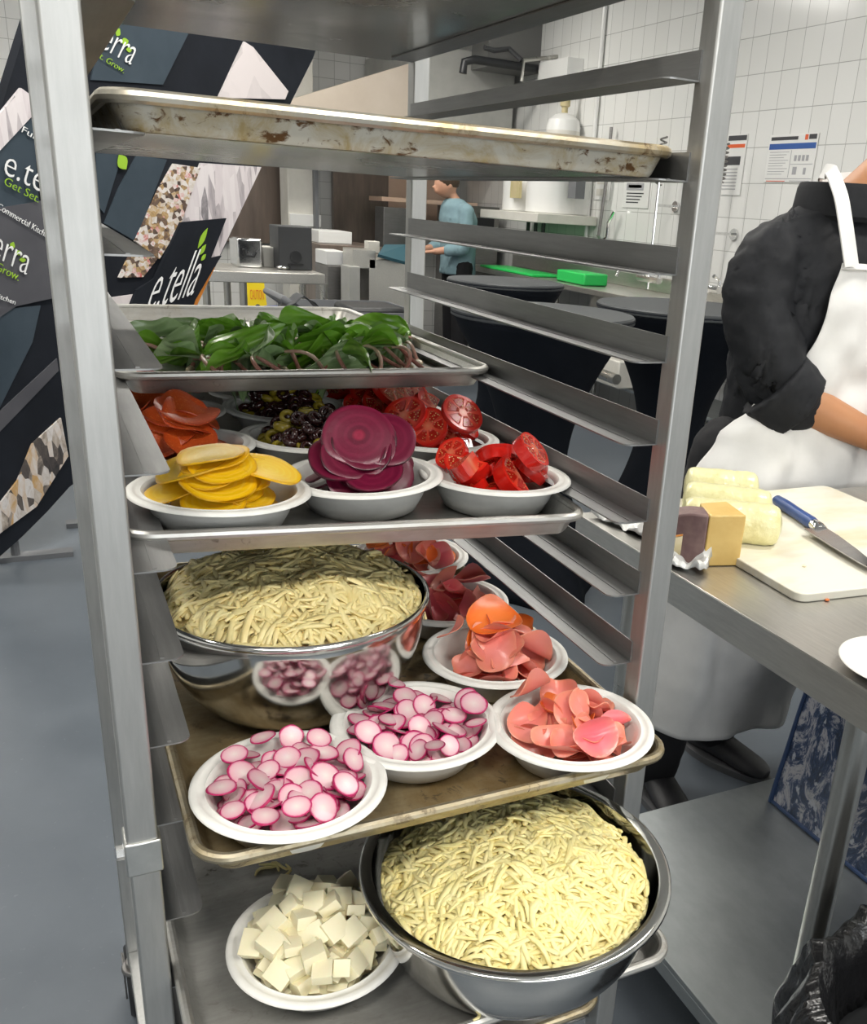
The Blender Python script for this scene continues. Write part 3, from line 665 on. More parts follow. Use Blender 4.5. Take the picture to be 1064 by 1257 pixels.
slices(bT2, 'tomato_slice', 'tomato slice', 'cut tomato slice showing seeds in the second tomato bowl', 'tomato slices in the second bowl', tm, 40, (.024, .032), .27, 32, .036, .036, 1.1, .35, (0, .45), .5, .45, .2)
slices(bT1, 'tomato_slice', 'tomato slice', 'dark red tomato slice in the third tomato bowl', 'tomato slices in the third bowl', tm, 36, (.024, .031), .27, 33, .034, .036, 1.1, .35, (0, .45), .5, .45, .2)
slices(bX3, 'tomato_slice', 'tomato slice', 'tomato slice in the rearmost bowl under the leaf tray', 'tomato slices in the rearmost bowl', tm, 26, (.024, .030), .27, 34, .03, .036, .9, .3, (0, .3), .5, .5, .2)
pe = [disc_mesh('pepperoni_slice', [M['pepp']], .06, bend=b, twist=t, wav=w, seed=100 + k, na=28) for k, (b, t, w) in enumerate(((.1, .1, .05), (.3, -.1, .06), (.05, .3, .08), (.2, .2, .03), (-.15, .1, .05)))]
slices(bP2, 'pepperoni_slice', 'pepperoni slice', 'round orange-red pepperoni slice in the nearer pepperoni bowl', 'pepperoni slices in the nearer bowl', pe, 80, (.025, .033), .07, 41, .044, .038, .8, .22, (0, .2), .55, .6, .2)
slices(bP1, 'pepperoni_slice', 'pepperoni slice', 'darker pepperoni slice in the further pepperoni bowl', 'pepperoni slices in the further bowl', pe, 80, (.025, .033), .07, 42, .036, .036, .8, .22, (0, .2), .55, .6, .2)
def olive_mesh(name, m):
    o = MB(); prof = [(.45, -.42), (.72, -.46), (.93, -.30), (1.0, 0), (.93, .30), (.72, .46), (.45, .42), (.38, .15), (.38, -.15)]
    rings = [[(r * math.cos(2 * PI * k / 18), r * math.sin(2 * PI * k / 18), z) for k in range(18)] for r, z in prof]
    o.rings(rings, False, closed=True); me = o.mesh(name); me.materials.append(m)
    bm = bmesh.new(); bm.from_mesh(me); bmesh.ops.recalc_face_normals(bm, faces=bm.faces[:]); bm.to_mesh(me); bm.free(); me.shade_smooth(); return me
ob, og = olive_mesh('olive_ring', M['olive_black']), olive_mesh('olive_ring', M['olive_green'])
def olives(c, n, where, seed, dome, level):
    p = Pile(c[0], c[1], f4(*c), base=bowl_floor, seed=seed); q = p.rng
    def make(k, r, l, t):
        g = q.random() < .42; w = 'green' if g else 'black'
        put('olive_ring', og if g else ob, l, t, r, w + ' olive ring in the ' + where + ' olive bowl', 'olive ring', w + ' olive rings in the ' + where + ' bowl')
    heap(p, .064, dome, level, n, (.0085, .0108), make, .8, 1.0, 1.3, .6, (0, .3), .45, .3, .2)
olives(bO1, 190, 'further', 51, .044, .036); olives(bO2, 190, 'nearer', 52, .034, .036)

# ------------------------------------------------------------------ tray 6: cheese cubes
cC = (.152, -.012)
fibre_bowl('white paper bowl of white cheese cubes on the dull grey tray', *cC, F6, 'white paper bowls')
cm = []
for k in range(6):
    r_ = random.Random(200 + k); c_ = MB(); a, b, h = r_.uniform(.8, 1.1), r_.uniform(.7, 1.0), r_.uniform(.45, .7); sh = r_.uniform(-.25, .25); tp = r_.uniform(.85, 1)
    vs = [(-a, -b, -h), (a, -b * r_.uniform(.8, 1), -h), (a * r_.uniform(.8, 1), b, -h), (-a, b, -h), (-a * tp + sh, -b, h), (a * tp + sh, -b, h * r_.uniform(.8, 1)), (a * tp + sh, b * tp, h), (-a * tp + sh, b, h * r_.uniform(.8, 1))]
    c_.add(vs, [(0, 3, 2, 1), (4, 5, 6, 7), (0, 1, 5, 4), (1, 2, 6, 5), (2, 3, 7, 6), (3, 0, 4, 7)]); me = c_.mesh('cheese_cube')
    bm = bmesh.new(); bm.from_mesh(me); bmesh.ops.bevel(bm, geom=bm.edges[:], offset=.06, segments=2, profile=.6, affect='EDGES'); bm.to_mesh(me); bm.free()
    me.materials.append(M['cube']); me.shade_smooth(); me.set_sharp_from_angle(angle=math.radians(30)); cm.append(me)
heap(Pile(cC[0], cC[1], F6, base=bowl_floor, seed=61), .070, .038, .037, 140, (.0090, .0142), lambda k, r, l, t: put('cheese_cube', cm[k % 6], l, t, r, 'cream white cheese cube in the bottom left bowl', 'cheese cube', 'cheese cubes'), 1.1, .85, 1.1, .35, (0, .15), .42, .4, .2)

# ------------------------------------------------------------------ steel bowls of shredded cheese
def steel_bowl(label, x, y, z, R, h, rimw):
    t = thing('mixing_bowl', label, 'bowl', (x, y, z), 'steel mixing bowls'); b = R * .42; prof = [(.0001, .0016), (b, .0016)]
    for i in range(1, 15):
        a = i / 14; prof.append((b + (R - rimw - b) * (math.sin(a * PI / 2) ** .85), .0016 + (h - .0016) * (1 - math.cos(a * PI / 2)) ** .92))
    outp = [(r + .0014, zz - .0016) for r, zz in prof[::-1]]; outp[-1] = (.0001, 0); outp[-2] = (b, 0)
    m = MB(); m.lathe(prof + outp, 80, (x, y, z), caps=False); m.build('bowl_body', M['bowl_steel'], t, angle=60)
    m = MB(); m.lathe([(R - rimw, h), (R - .003, h + .0015), (R, h), (R + .0006, h - .003), (R - .0015, h - .0055), (R - .003, h - .004), (R - rimw + .0014, h - .0016)], 80, (x, y, z))
    m.rings([], True) if False else None
    m.build('bowl_rim', M['bowl_steel'], t, angle=60)
    return t
def shredded(label, c, z0, R, hfun, n, length, width, mat, seed, catlabel):
    q = random.Random(seed); m = MB()
    def h(x, y): return hfun(math.hypot(x, y) / R, x, y)
    # body of the heap
    N = 40; rings = []
    for i in range(0, N + 1):
        rr = max(1e-4, R * i / N); rings.append([(c[0] + rr * math.cos(2 * PI * k / 60), c[1] + rr * math.sin(2 * PI * k / 60), z0 + h(rr * math.cos(2 * PI * k / 60), rr * math.sin(2 * PI * k / 60)) - .006) for k in range(60)])
    rings.append([(c[0] + .9 * R * math.cos(2 * PI * k / 60), c[1] + .9 * R * math.sin(2 * PI * k / 60), z0 + h(R, 0) - .03) for k in range(60)])
    m.rings(rings, True)
    for k in range(n):
        a = q.random() * 2 * PI; rr = R * .995 * math.sqrt(q.random()); x, y = rr * math.cos(a), rr * math.sin(a)
        th = q.random() * 2 * PI; L = length * q.uniform(.35, 1.15); kap = q.gauss(0, 26); w = width * q.uniform(.7, 1.2); lift = q.uniform(-.004, .005); tz = q.gauss(0, .28); S = 7
        pts = []; px, py = x, y
        for i in range(S):
            px += math.cos(th) * L / S; py += math.sin(th) * L / S; th += kap * L / S
            rad = math.hypot(px, py)
            if rad > R: px *= R / rad; py *= R / rad
            sgn = (i / (S - 1) - .5)
            pts.append(Vector((c[0] + px, c[1] + py, z0 + h(px, py) + lift + tz * sgn * L * .5 - (abs(sgn) * 2) ** 2 * .0025)))
        rr_ = [w * .28] + [w * .5] * (S - 2) + [w * .25]
        m.tube(pts, rr_, 5, flat=.62)
    o = m.build('shredded_cheese', M[mat], angle=80)
    tag(o, label, 'shredded cheese', None, 'stuff'); return o
B1 = (.186, .195); steel_bowl('deep polished steel bowl of pale shredded cheese, left on the golden tray', *B1, F5, .139, .122, .0045)
def h1(r, x, y): return .120 + .032 * (1 - r ** 2.2) + .010 * mnoise.noise(Vector((x * 22, y * 22, 3))) - .006 * max(0, (r - .9) / .1)
shredded('pale shredded cheese heaped in the deep steel bowl under the beets', B1, F5, .128, h1, 2500, .050, .0062, 'shred_pale', 71, '')
B2 = (.330, -.058); steel_bowl('wide steel bowl of yellow shredded cheese at the bottom of the rack', *B2, F6, .146, .104, .0115)
def h2(r, x, y): return .088 + .036 * (1 - r ** 2.0) + .010 * math.exp(-((x - .03) ** 2 + (y - .04) ** 2) / .004) + .008 * mnoise.noise(Vector((x * 26, y * 26, 8)))
shredded('yellow shredded cheese heaped in the wide steel bowl at the bottom', B2, F6, .124, h2, 3400, .038, .0052, 'shred_yellow', 72, '')
for k, (px, py, a) in enumerate(((325, 1068, .4), (345, 1063, -.5), (350, 1071, 1.2), (332, 1064, 2.2), (640, 1212, .3))):
    b = at(px, py, Z=F6 + .002) if k < 4 else at(px, py, Z=F6 + .03)
    if k == 4: b = Vector((.262, -.138, F6 + .0246))
    m = MB(); pts = [(.012 * (i / 5 - .5) * 2, .005 * math.sin(i * .9 + k), .0002 * i) for i in range(6)]; m.tube(pts, [.001, .0016, .0017, .0017, .0016, .001], 6)
    o = m.build('cheese_shred', M['shred_yellow']); o.location = b; o.rotation_euler = (0, 0, a)
    tag(o, 'stray cheese shred lying on the grey tray above the cubes' if k < 4 else 'stray cheese shred on the front rim of the grey tray', 'cheese shred', 'stray shreds on the grey tray' if k < 4 else None)

m = MB(); a = at(497, 741, Y=.155); m.tube([a, a + Vector((.008, -.006, .002)), a + Vector((.015, -.012, -.004)), a + Vector((.018, -.015, -.014))], [.0018, .0028, .0026, .0014], 7)
o = m.build('cheese_shred', M['shred_pale']); tag(o, 'cheese shred hanging over the right rim of the deep steel bowl', 'cheese shred')

# ------------------------------------------------------------------ tray 3: ramps (leaf, stem and bulb each)
def leaf_mesh(L, Wd, droop, cup, seed):
    r_ = random.Random(seed); m = MB(); ph = r_.random() * 6; side = r_.uniform(-.25, .25)
    def fn(u, v):
        s = v; x = L * s; prof = (math.sin(PI * min(1, s * .97 + .02) ** .75)) ** .8; y = (u - .5) * Wd * max(prof, .04)
        z = -droop * L * s * s + cup * (abs(u - .5) * 2) ** 1.5 * Wd * prof + .006 * math.sin(9 * s + ph) * (abs(u - .5) * 2) ** 2
        return (x, y + side * L * s * s, z)
    m.grid(fn, 8, 14); return m
variants = [(.085, .040, .45, .32), (.078, .034, .75, .24), (.092, .042, .30, .40), (.072, .034, .95, .18), (.080, .038, .15, .46)]
leaf_me = []
for k, vt in enumerate(variants):
    for mm in ('leaf', 'leaf_pale'):
        o = leaf_mesh(*vt, 300 + k).build('leaf', M[mm], None, solid=0); leaf_me.append(o.data); bpy.data.objects.remove(o)
q = random.Random(17)
def ramp_plant(bx, by, heading, rise, nleaf, k, label, pale=.3, scale=1.0):
    """bulb on the tray floor, thin stems arching away, broad leaves at their ends"""
    t = thing('wild_leek', label, 'leafy green', (bx, by, F3 + .004), 'wild leeks on the leaf tray')
    d = Vector((math.cos(heading), math.sin(heading), 0)); nrm = Vector((-d.y, d.x, 0))
    L = q.uniform(.045, .075) * scale; bow = q.uniform(-.018, .018)
    m = MB(); pts = []
    for i in range(9):
        s = i / 8; pts.append(d * L * s + nrm * bow * math.sin(PI * s) + Vector((0, 0, rise * (math.sin(s * PI / 2) ** 1.3) + .006 * math.sin(PI * s))))
    m.tube(pts, [.0032] + [.0026] * 4 + [.0022] * 4, 8); st = m.build('stem', M['stem'], t, world=False)
    m = MB(); m.tube([(-d * .016), (-d * .010), (-d * .002), d * .006], [.0012, .0042, .0048, .003], 9); m.build('bulb', M['bulb'], t, world=False)
    for j in range(nleaf):
        hz = heading + q.gauss(0, .75)
        if bx + d.x * L + .09 * math.cos(hz) < .085: hz = PI - hz
        if bx + d.x * L + .09 * math.cos(hz) > .455: hz = PI - abs(hz)
        me = leaf_me[(q.randrange(5)) * 2 + (1 if q.random() < pale else 0)]
        o = bpy.data.objects.new('leaf', me); COL.objects.link(o); o.parent = t
        o.location = pts[-1] if j == 0 else pts[-2]
        o.rotation_euler = (q.gauss(0, .75), q.uniform(-.30, .38), hz); s = q.uniform(.8, 1.15) * scale; o.scale = (s, s, s)
labs = ('wild leek with broad green leaves and reddish stem in the pile on the upper tray',)
k = 0
for bx, by, hd, rise, nl in [(.150, .43, 2.0, .020, 2), (.170, .42, 2.0, .030, 2), (.215, .415, 1.9, .032, 2), (.245, .43, 2.4, .030, 2), (.285, .42, 1.7, .038, 2), (.315, .41, 1.35, .045, 2), (.350, .42, 1.9, .050, 3), (.380, .425, 1.6, .050, 2), (.405, .445, 2.1, .046, 2),
                             (.430, .47, 2.2, .040, 2), (.415, .50, 1.9, .045, 2), (.140, .50, 1.2, .030, 2), (.165, .52, 2.1, .034, 2), (.230, .52, 1.6, .034, 2), (.300, .52, 1.5, .040, 2), (.350, .53, 1.8, .045, 2), (.395, .56, 1.5, .040, 2),
                             (.150, .60, 1.9, .034, 2), (.220, .62, 1.2, .034, 2), (.290, .62, 1.7, .036, 2), (.360, .63, 1.4, .036, 2), (.200, .46, 2.5, .024, 2), (.265, .47, 2.2, .036, 2), (.330, .47, 1.1, .048, 2), (.140, .56, 1.2, .036, 2), (.420, .60, 1.9, .036, 2)]:
    ramp_plant(bx, by, hd + q.gauss(0, .2), rise * .58, nl + 1, k, labs[0], .5 if bx < .22 else .25); k += 1
    if k % 2: ramp_plant(bx + q.gauss(0, .02), by + q.uniform(.02, .05), hd + q.gauss(0, .5), rise * .42, 3, k, labs[0], .4)
# ================================================================== PREP TABLE
TT = .86
TX0, TX1, TY0, TY1 = .848, 2.75, -.035, .745
tb = thing('prep_table', 'stainless steel prep table with lower shelf at the right, in front of the apron', 'table', ((TX0 + TX1) / 2, .37, 0))
mb = MB(); mb.box((TX0, TY0, TT - .0018), (TX1, TY1, TT)); mb.box((TX0, TY0, TT - .055), (TX0 + .0018, TY1, TT - .0018)); mb.box((TX0, TY0, TT - .055), (TX1, TY0 + .0018, TT - .0018)); mb.box((TX0, TY1 - .0018, TT - .055), (TX1, TY1, TT - .0018)); mb.box((TX1 - .0018, TY0, TT - .055), (TX1, TY1, TT - .0018))
mb.box((TX0 + .0018, TY0 + .002, TT - .055), (TX0 + .02, TY1 - .002, TT - .053)); mb.box((TX0 + .08, .10, TT - .045), (TX1 - .08, .64, TT - .0018))
mb.build('table_top', M['table'], tb, bevel=.0008)
mb = MB(); mb.box((.828, .03, .188), (TX1 - .03, .655, .200)); mb.box((.828, .03, .160), (.831, .655, .188)); mb.box((.828, .652, .160), (TX1 - .03, .655, .188)); mb.box((.828, .03, .160), (TX1 - .03, .033, .188))
mb.build('undershelf', M['shelf'], tb, bevel=.001)
for x, y in ((.912, .068), (.912, .62), (TX1 - .08, .068), (TX1 - .08, .62)):
    mb = MB(); mb.tube([(x, y, .03), (x, y, TT - .046)], .0195, 24); l = mb.build('leg', M['tubeleg'], tb)
    mb = MB(); mb.lathe([(.0001, 0), (.018, 0), (.02, .004), (.0165, .03), (.0001, .031)], 20, (x, y, 0)); mb.build('foot', M['darksteel'], l)
    mb = MB(); mb.lathe([(.0197, .155), (.027, .155), (.027, .205), (.0197, .213)], 24, (x, y, 0)); mb.build('shelf_collar', M['tubeleg'], l)

# cutting board
def flat_slab(name, px, z0, z1, mat, label, cat, r=.02, X=None):
    c = sum((Vector(p) for p in px), Vector()) / len(px); pts = []
    for i in range(len(px)):
        p, a, b = Vector(px[i]), Vector(px[i - 1]), Vector(px[(i + 1) % len(px)]); da, db = (a - p).normalized(), (b - p).normalized()
        for k in range(7):
            s = k / 6; pts.append((p + da * r) * (1 - s) ** 2 + p * 2 * s * (1 - s) + (p + db * r) * s * s)
    m = MB(); m.poly([(p.x - c.x, p.y - c.y, z1 - z0) for p in pts], Vector((0, 0, 1)), z1 - z0)
    o = m.build(name, mat, None, bevel=.002, seg=3, angle=30); o.location = (c.x, c.y, z0); return tag(o, label, cat)
flat_slab('cutting_board', [(.957, .262, 0), (1.43, .225, 0), (1.46, .735, 0), (.985, .735, 0)], TT + .0003, TT + .0145, M['board'], 'long white plastic cutting board on the steel table', 'cutting board', .022)
BZ = TT + .0148
# cheese logs in film, three side by side
L0 = []
for q0, q1 in (((835, 634), (958, 646)), ((838, 612), (947, 626)), ((840, 594), (930, 602))):
    a, b = at(*q0, Z=BZ + .032), at(*q1, Z=BZ + .032); L0.append((Vector((a.x, a.y, 0)), Vector((b.x, b.y, 0))))
for (a, b), lab, r, sd in zip(L0, ('film-wrapped pale cheese log, nearest the purple-rinded wedge', 'film-wrapped pale cheese log, the middle of three', 'film-wrapped pale cheese log, furthest back against the apron'), (.037, .036, .036), (1, 2, 3)):
    t = MB(); d = b - a; n = 30; pts = []; rr = []
    for i in range(n + 1):
        s = i / n; e = max(0, 1 - abs(2 * s - 1) ** 10) ** .5; pts.append(a + d * s + Vector((0, 0, BZ + r * .86))); rr.append(max(.006, r * (.42 + .58 * e) * (1 + .012 * math.sin(s * 60 + sd) * (s > .5) + .015 * math.sin(s * 17))))
    t.tube(pts, rr, 26, flat=1.0)
    c = (a + b) / 2 + Vector((0, 0, BZ)); t.v = [(x - c.x, y - c.y, max(z - c.z, 0.0)) for x, y, z in t.v]
    o = t.build('mozzarella_log', M['log'], None); o.location = c; tag(o, lab, 'cheese', 'film-wrapped cheese logs')
# cheese wedge, standing on its end
wd = thing('cheese_wedge', 'tall yellow cheese wedge with purple rind at the table edge', 'cheese', (.93, .45, TT))
za, zb = TT + .0005, TT + .088
fr0, fr1 = Vector((.910, .436, 0)), Vector((.972, .420, 0)); bk = Vector((.03, .07, 0))
mb = MB(); A = [fr0, fr1, fr1 + bk * .8 + Vector((-.005, .02, 0)), fr0 + bk * .9]
mb.rings([[(p.x, p.y, za) for p in A], [(p.x, p.y, zb - .004) for p in A], [(p.x * .985 + .0142, p.y, zb) for p in A]], True); mb.build('cheese_paste', M['wedge'], wd, bevel=.0025, seg=3)
mb = MB(); ru = fr0 + Vector((-.0005, .0005, 0)); prof = []
for i in range(13):
    s = i / 12; w_ = Vector((-.012 - .055 * s, .010 + .07 * s, 0)) ; top = zb - .001 - .050 * s * s
    prof.append((ru + w_ * (1 if i else .02), top))
fa = [(p.x, p.y, za) for p, t_ in prof]; fb = [(p.x, p.y, t_) for p, t_ in prof]; sh = Vector((.028, .040, 0))
ga = [(x + sh.x, y + sh.y, z) for x, y, z in fa]; gb = [(x + sh.x, y + sh.y, z) for x, y, z in fb]
mb.rings([[a, b, d, c] for a, b, c, d in zip(fa, fb, ga, gb)], True); mb.build('rind', M['rind'], wd, bevel=.003, seg=2, angle=60)
nl = Vector((-.80, -.60, 0)); 
mb = MB(); l0, l1 = prof[3][0] + Vector((-.0012, -.001, 0)), prof[9][0] + Vector((-.0012, -.001, 0))
mb.add([(l0.x, l0.y, za + .012), (l1.x, l1.y, za + .010), (l1.x, l1.y, za + .034), (l0.x, l0.y, za + .050)], [(0, 1, 2, 3)]); mb.build('paper_label', M['wlabel'], wd, solid=.0006)
for zz, zk in ((.050, .0505), (.012, .0125)):
    mb = MB(); h0, h1_ = za + zz, za + (zz - .016 if zz > .03 else zz - .002); o_ = Vector((-.0008, -.0006, 0))
    mb.add([(l0.x + o_.x, l0.y + o_.y, h0 - .003), (l1.x + o_.x, l1.y + o_.y, h1_ - .003), (l1.x + o_.x, l1.y + o_.y, h1_), (l0.x + o_.x, l0.y + o_.y, h0)], [(0, 1, 2, 3)]); mb.build('orange_stripe', M['orange'], wd, solid=.0006)
# crumpled film
def crumple(c, sx, sy, h, seed, label, ang=0):
    def fn(u, v):
        x, y = (u - .5) * sx, (v - .5) * sy; n1 = mnoise.noise(Vector((x * 34, y * 34, seed))); n2 = mnoise.noise(Vector((x * 80, y * 80, seed + 5)))
        e = 1 - max(abs(u - .5), abs(v - .5)) * 2
        k = 1 + .35 * mnoise.noise(Vector((math.atan2(y, x) * 1.3, seed, 2)))
        return (x * k, y * k, max(.0006, (h * (.35 + .9 * n1) + h * .35 * n2) * (1.0 if e > .0 else .5) + .002))
    m = MB(); m.grid(fn, 40, 40); o = m.build('plastic_film', M['film'], None, angle=25, solid=.0004); o.location = c; o.rotation_euler = (0, 0, ang); return tag(o, label, 'wrapper')
crumple(Vector((.885, .465, TT + .0008)), .075, .10, .030, 3, 'crumpled clear film on the table edge against the cheese wedge', .5)
crumple(Vector((.935, .655, TT + .0008)), .12, .16, .022, 9, 'crumpled white film on the table behind the right rack post', .2)
# knife
kA, kB, kC = at(952, 613, Z=BZ + .012), at(1003, 648, Z=BZ + .010), at(1064, 684, Z=BZ + .004)
kn = thing('chef_knife', 'knife with a blue handle lying across the white cutting board', 'knife', (kB.x, kB.y, BZ))
dk = (kB - kA); dk.z = 0; Lh = dk.length; dk.normalize(); sk = Vector((-dk.y, dk.x, 0))
def kp(u, s, z): p = Vector((kB.x, kB.y, 0)) + dk * u + sk * s; return (p.x, p.y, BZ + z)
mb = MB(); rings = []
for u, w, h in ((-Lh, .004, .006), (-Lh + .006, .011, .010), (-Lh * .75, .0125, .0115), (-Lh * .45, .0110, .011), (-Lh * .15, .0125, .0115), (-.014, .0110, .010)):
    rings.append([kp(u, w * math.cos(2 * PI * k / 14), .0125 + h * math.sin(2 * PI * k / 14)) for k in range(14)])
mb.rings(rings, True); mb.build('handle', M['blue_handle'], kn)
mb = MB(); rings = []
for u, w, h in ((-.016, .0105, .0095), (.004, .0125, .0095), (.012, .014, .004)): rings.append([kp(u, w * math.cos(2 * PI * k / 14), .0125 + h * math.sin(2 * PI * k / 14)) for k in range(14)])
mb.rings(rings, True); mb.build('bolster', M['chrome'], kn)
mb = MB(); Lb = .23; top = [(.010, .012), (.05, .0135), (.12, .010), (.19, .002), (Lb, -.010)]; low = [(Lb, -.0115), (.17, -.022), (.09, -.029), (.012, -.033)]
oz = [kp(u, s, .0135 - .05 * max(0, u) ** 1.0 * .2) for u, s in top + low]; uz = [kp(u, s, .0118 - .05 * max(0, u) * .2) for u, s in top + low]; k = len(oz)
mb.add(oz + uz, [tuple(range(k)), tuple(range(2 * k - 1, k - 1, -1))] + [(i, i + k, (i + 1) % k + k, (i + 1) % k) for i in range(k)]); mb.build('blade', M['blade'], kn, smooth=False)
# small plate cut by the picture edge
o = fibre_bowl('empty white paper bowl at the right edge of the steel table', .920, .028, TT + .0004, None, 1.0, (0, 0), .55)
for k, (px, py) in enumerate(((1015, 738), (1052, 725), (985, 706))):
    m = MB(); m.sphere((0, 0, .0022), .0035, 8, 6, (1.2, .8, .6)); o = m.build('crumb', M['cube' if k else 'carrot'], None); b = at(px, py, Z=TT); o.location = (b.x, b.y, TT)
    if px == 985: o.location.z = BZ
    tag(o, ('orange crumb on the bare steel near the board corner', 'pale crumb on the bare steel right of the orange one', 'cream crumb on the cutting board near its front corner')[k], 'crumb')

# patterned bag on the lower shelf
bg = thing('patterned_bag', 'blue and white patterned insulated bag on the lower table shelf', 'bag', (1.52, .44, .2004))
mb = MB(); x0, x1, y0, y1 = 1.315, 1.70, .17, .585
def bagface(u, v): return None
rings = []
for i in range(13):
    s = i / 12; z = .2006 + .42 * s; k = .012 * math.sin(s * PI); sl = .03 * s; n = 12; r = []
    for a, b in (((x0, y0), (x1, y0)), ((x1, y0), (x1, y1)), ((x1, y1), (x0, y1)), ((x0, y1), (x0, y0))):
        for j in range(n):
            f = j / n; x = a[0] + (b[0] - a[0]) * f; y = a[1] + (b[1] - a[1]) * f; dx, dy = (x - (x0 + x1) / 2), (y - (y0 + y1) / 2)
            bul = 1 + .05 * math.sin(PI * f) * math.sin(PI * s) - .10 * s * (1 if abs(dy) > abs(dx) * .9 else .3) + .01 * mnoise.noise(Vector((x * 9, y * 9, z * 9)))
            r.append(((x0 + x1) / 2 + dx * bul + sl, (y0 + y1) / 2 + dy * bul, z))
    rings.append(r)
mb.rings(rings, True); mb.build('bag_body', M['bag'], bg, angle=50)
for j in (0, 12, 24, 36):
    mb = MB(); mb.tube([r[j] for r in rings], .006, 8); mb.build('piping', M['bagtrim'], bg)
mb = MB(); mb.tube([(x, y, z + .004) for x, y, z in rings[0]], .005, 8, closed=True); mb.build('piping', M['bagtrim'], bg)
for yy in (.22, .52):
    mb = MB(); mb.tube([(1.46, yy, .615), (1.47, yy, .68), (1.52, yy, .71), (1.58, yy, .68), (1.59, yy, .615)], .009, 8, flat=.4); mb.build('handle', M['bagtrim'], bg)

# bin with black liner, bottom right
bn = thing('trash_bin', 'bin with a shiny black plastic liner in the bottom right corner', 'bin', (.875, -.195, 0))
mb = MB(); cx, cy = .875, -.195
mb.lathe([(.0001, .002), (.135, .002), (.165, .48), (.163, .48), (.134, .006), (.0001, .006)], 40, (cx, cy, 0)); mb.build('bin_body', M['charcoal'], bn)
mb = MB(); n = 260; rings = []; PB = ((.130, .42, .004), (.150, .505, .008), (.166, .526, .010), (.180, .518, .014), (.192, .48, .022), (.200, .43, .03), (.203, .40, .035), (.205, .33, .035), (.207, .22, .035))
for i in range(33):
    fi = i / 4; i0 = min(7, int(fi)); fr_ = fi - i0; r, z, w = [PB[i0][j_] * (1 - fr_) + PB[i0 + 1][j_] * fr_ for j_ in range(3)]; i = int(fi)
    ring = []
    for k in range(n):
        a = 2 * PI * k / n; f = .5 - 2.2 * abs(mnoise.noise(Vector((math.cos(a) * 2.6 + z * 3, math.sin(a) * 2.6, z * 5)))) + .9 * abs(mnoise.noise(Vector((math.cos(a) * 5 - z * 4, math.sin(a) * 5 + z * 5, z * 8)))) - .8 * abs(mnoise.noise(Vector((math.cos(a) * 12, math.sin(a) * 12, z * 15))))
        g = mnoise.noise(Vector((math.cos(a) * 3, math.sin(a) * 3, 9)))
        rr = r + w * f * .8; ring.append((cx + rr * math.cos(a), cy + rr * math.sin(a), z + (.012 * g + .010 * f if i in (1, 2, 3) else .0)))
    rings.append(ring)
mb.rings(rings, False); mb.build('bin_liner', M['binbag'], bn, angle=75, solid=.001)

# ================================================================== CHEF
ch = thing('person', 'person in a black jacket and long white apron leaning over the steel table', 'person', (1.47, .95, 0))
def limb(mb, pts, n=14):
    """(x, y, z, r) chain with round joints"""
    P_ = [Vector(p[:3]) for p in pts]; R_ = [p[3] for p in pts]; fine = []; fr = []
    for i in range(len(P_) - 1):
        for k in range(6): s = k / 6; fine.append(P_[i].lerp(P_[i + 1], s)); fr.append(R_[i] + (R_[i + 1] - R_[i]) * s)
    fine.append(P_[-1]); fr.append(R_[-1])
    for _ in range(3):
        f2 = fine[:]
        for i in range(1, len(fine) - 1): f2[i] = (fine[i - 1] + fine[i] * 2 + fine[i + 1]) / 4
        fine = f2
    mb.tube(fine, fr, n); mb.sphere(fine[0], fr[0], n, 8); mb.sphere(fine[-1], fr[-1], n, 8)
def hand(mb, wrist, d, up, side, s=1.0, curl=.5):
    """palm with five separate bent fingers; d forward, up the back of the hand, side towards the thumb"""
    d, up, side = Vector(d).normalized(), Vector(up).normalized(), Vector(side).normalized(); w = Vector(wrist)
    for k in range(5): t = k / 4; c = w + d * (.02 + .062 * t) * s; [mb.sphere(c + side * o * s, .0145 * s, 10, 7) for o in (-.026 - .004 * t, -.009, .009, .026 + .002 * t)]
    for o, L in ((.030, .068), (.010, .078), (-.011, .073), (-.031, .056)):
        p = w + d * .085 * s + side * o * s; dirn = d.copy(); pts = [p]; 
        for j, f in enumerate((.45, .32, .23)):
            dirn = (dirn - up * curl * (.45 + .25 * j)).normalized(); p = p + dirn * L * f * s; pts.append(p)
        limb(mb, [(*a, r * s) for a, r in zip(pts, (.0098, .0092, .0085, .0072))], 10)
    p = w + d * .028 * s + side * .028 * s; t1 = p + (d * .6 + side * .75 - up * .2).normalized() * .040 * s; t2 = t1 + (d * .9 + side * .2 - up * .35).normalized() * .032 * s
    limb(mb, [(*p, .0125 * s), (*t1, .0105 * s), (*t2, .008 * s)], 10)
# body: trunk, neck, head, arms, hands, legs in one skin
mb = MB()
mb.loft([((1.53, .965, .86), .14, .115), ((1.535, .96, 1.0), .14, .112), ((1.545, .955, 1.2), .165, .118), ((1.55, .955, 1.32), .175, .10), ((1.575, .955, 1.40), .11, .075), ((1.61, .945, 1.46), .062, .062), ((1.67, .91, 1.54), .058, .060), ((1.71, .885, 1.58), .058, .060)], 28)
mb.sphere((1.74, .845, 1.625), .098, 24, 18, (.82, 1.0, 1.22)); mb.sphere((1.74, .79, 1.575), .055, 16, 10, (.95, 1, .9)); mb.sphere((1.74, .742, 1.61), .014, 10, 8, (.9, 1, 1.5)); mb.sphere((1.74, .755, 1.565), .018, 10, 8, (1.3, .6, .5))
for sx in (-1, 1): mb.sphere((1.74 + sx * .080, .855, 1.615), .022, 10, 8, (.4, .8, 1.3)); mb.sphere((1.74 + sx * .032, .755, 1.642), .012, 10, 8)
SR, ER, WR = Vector((1.385, .955, 1.335)), Vector((1.395, .865, 1.055)), Vector((1.645, .715, .945))
SL, EL, WL = Vector((1.745, .965, 1.345)), Vector((1.83, .87, 1.10)), Vector((1.735, .65, .955))
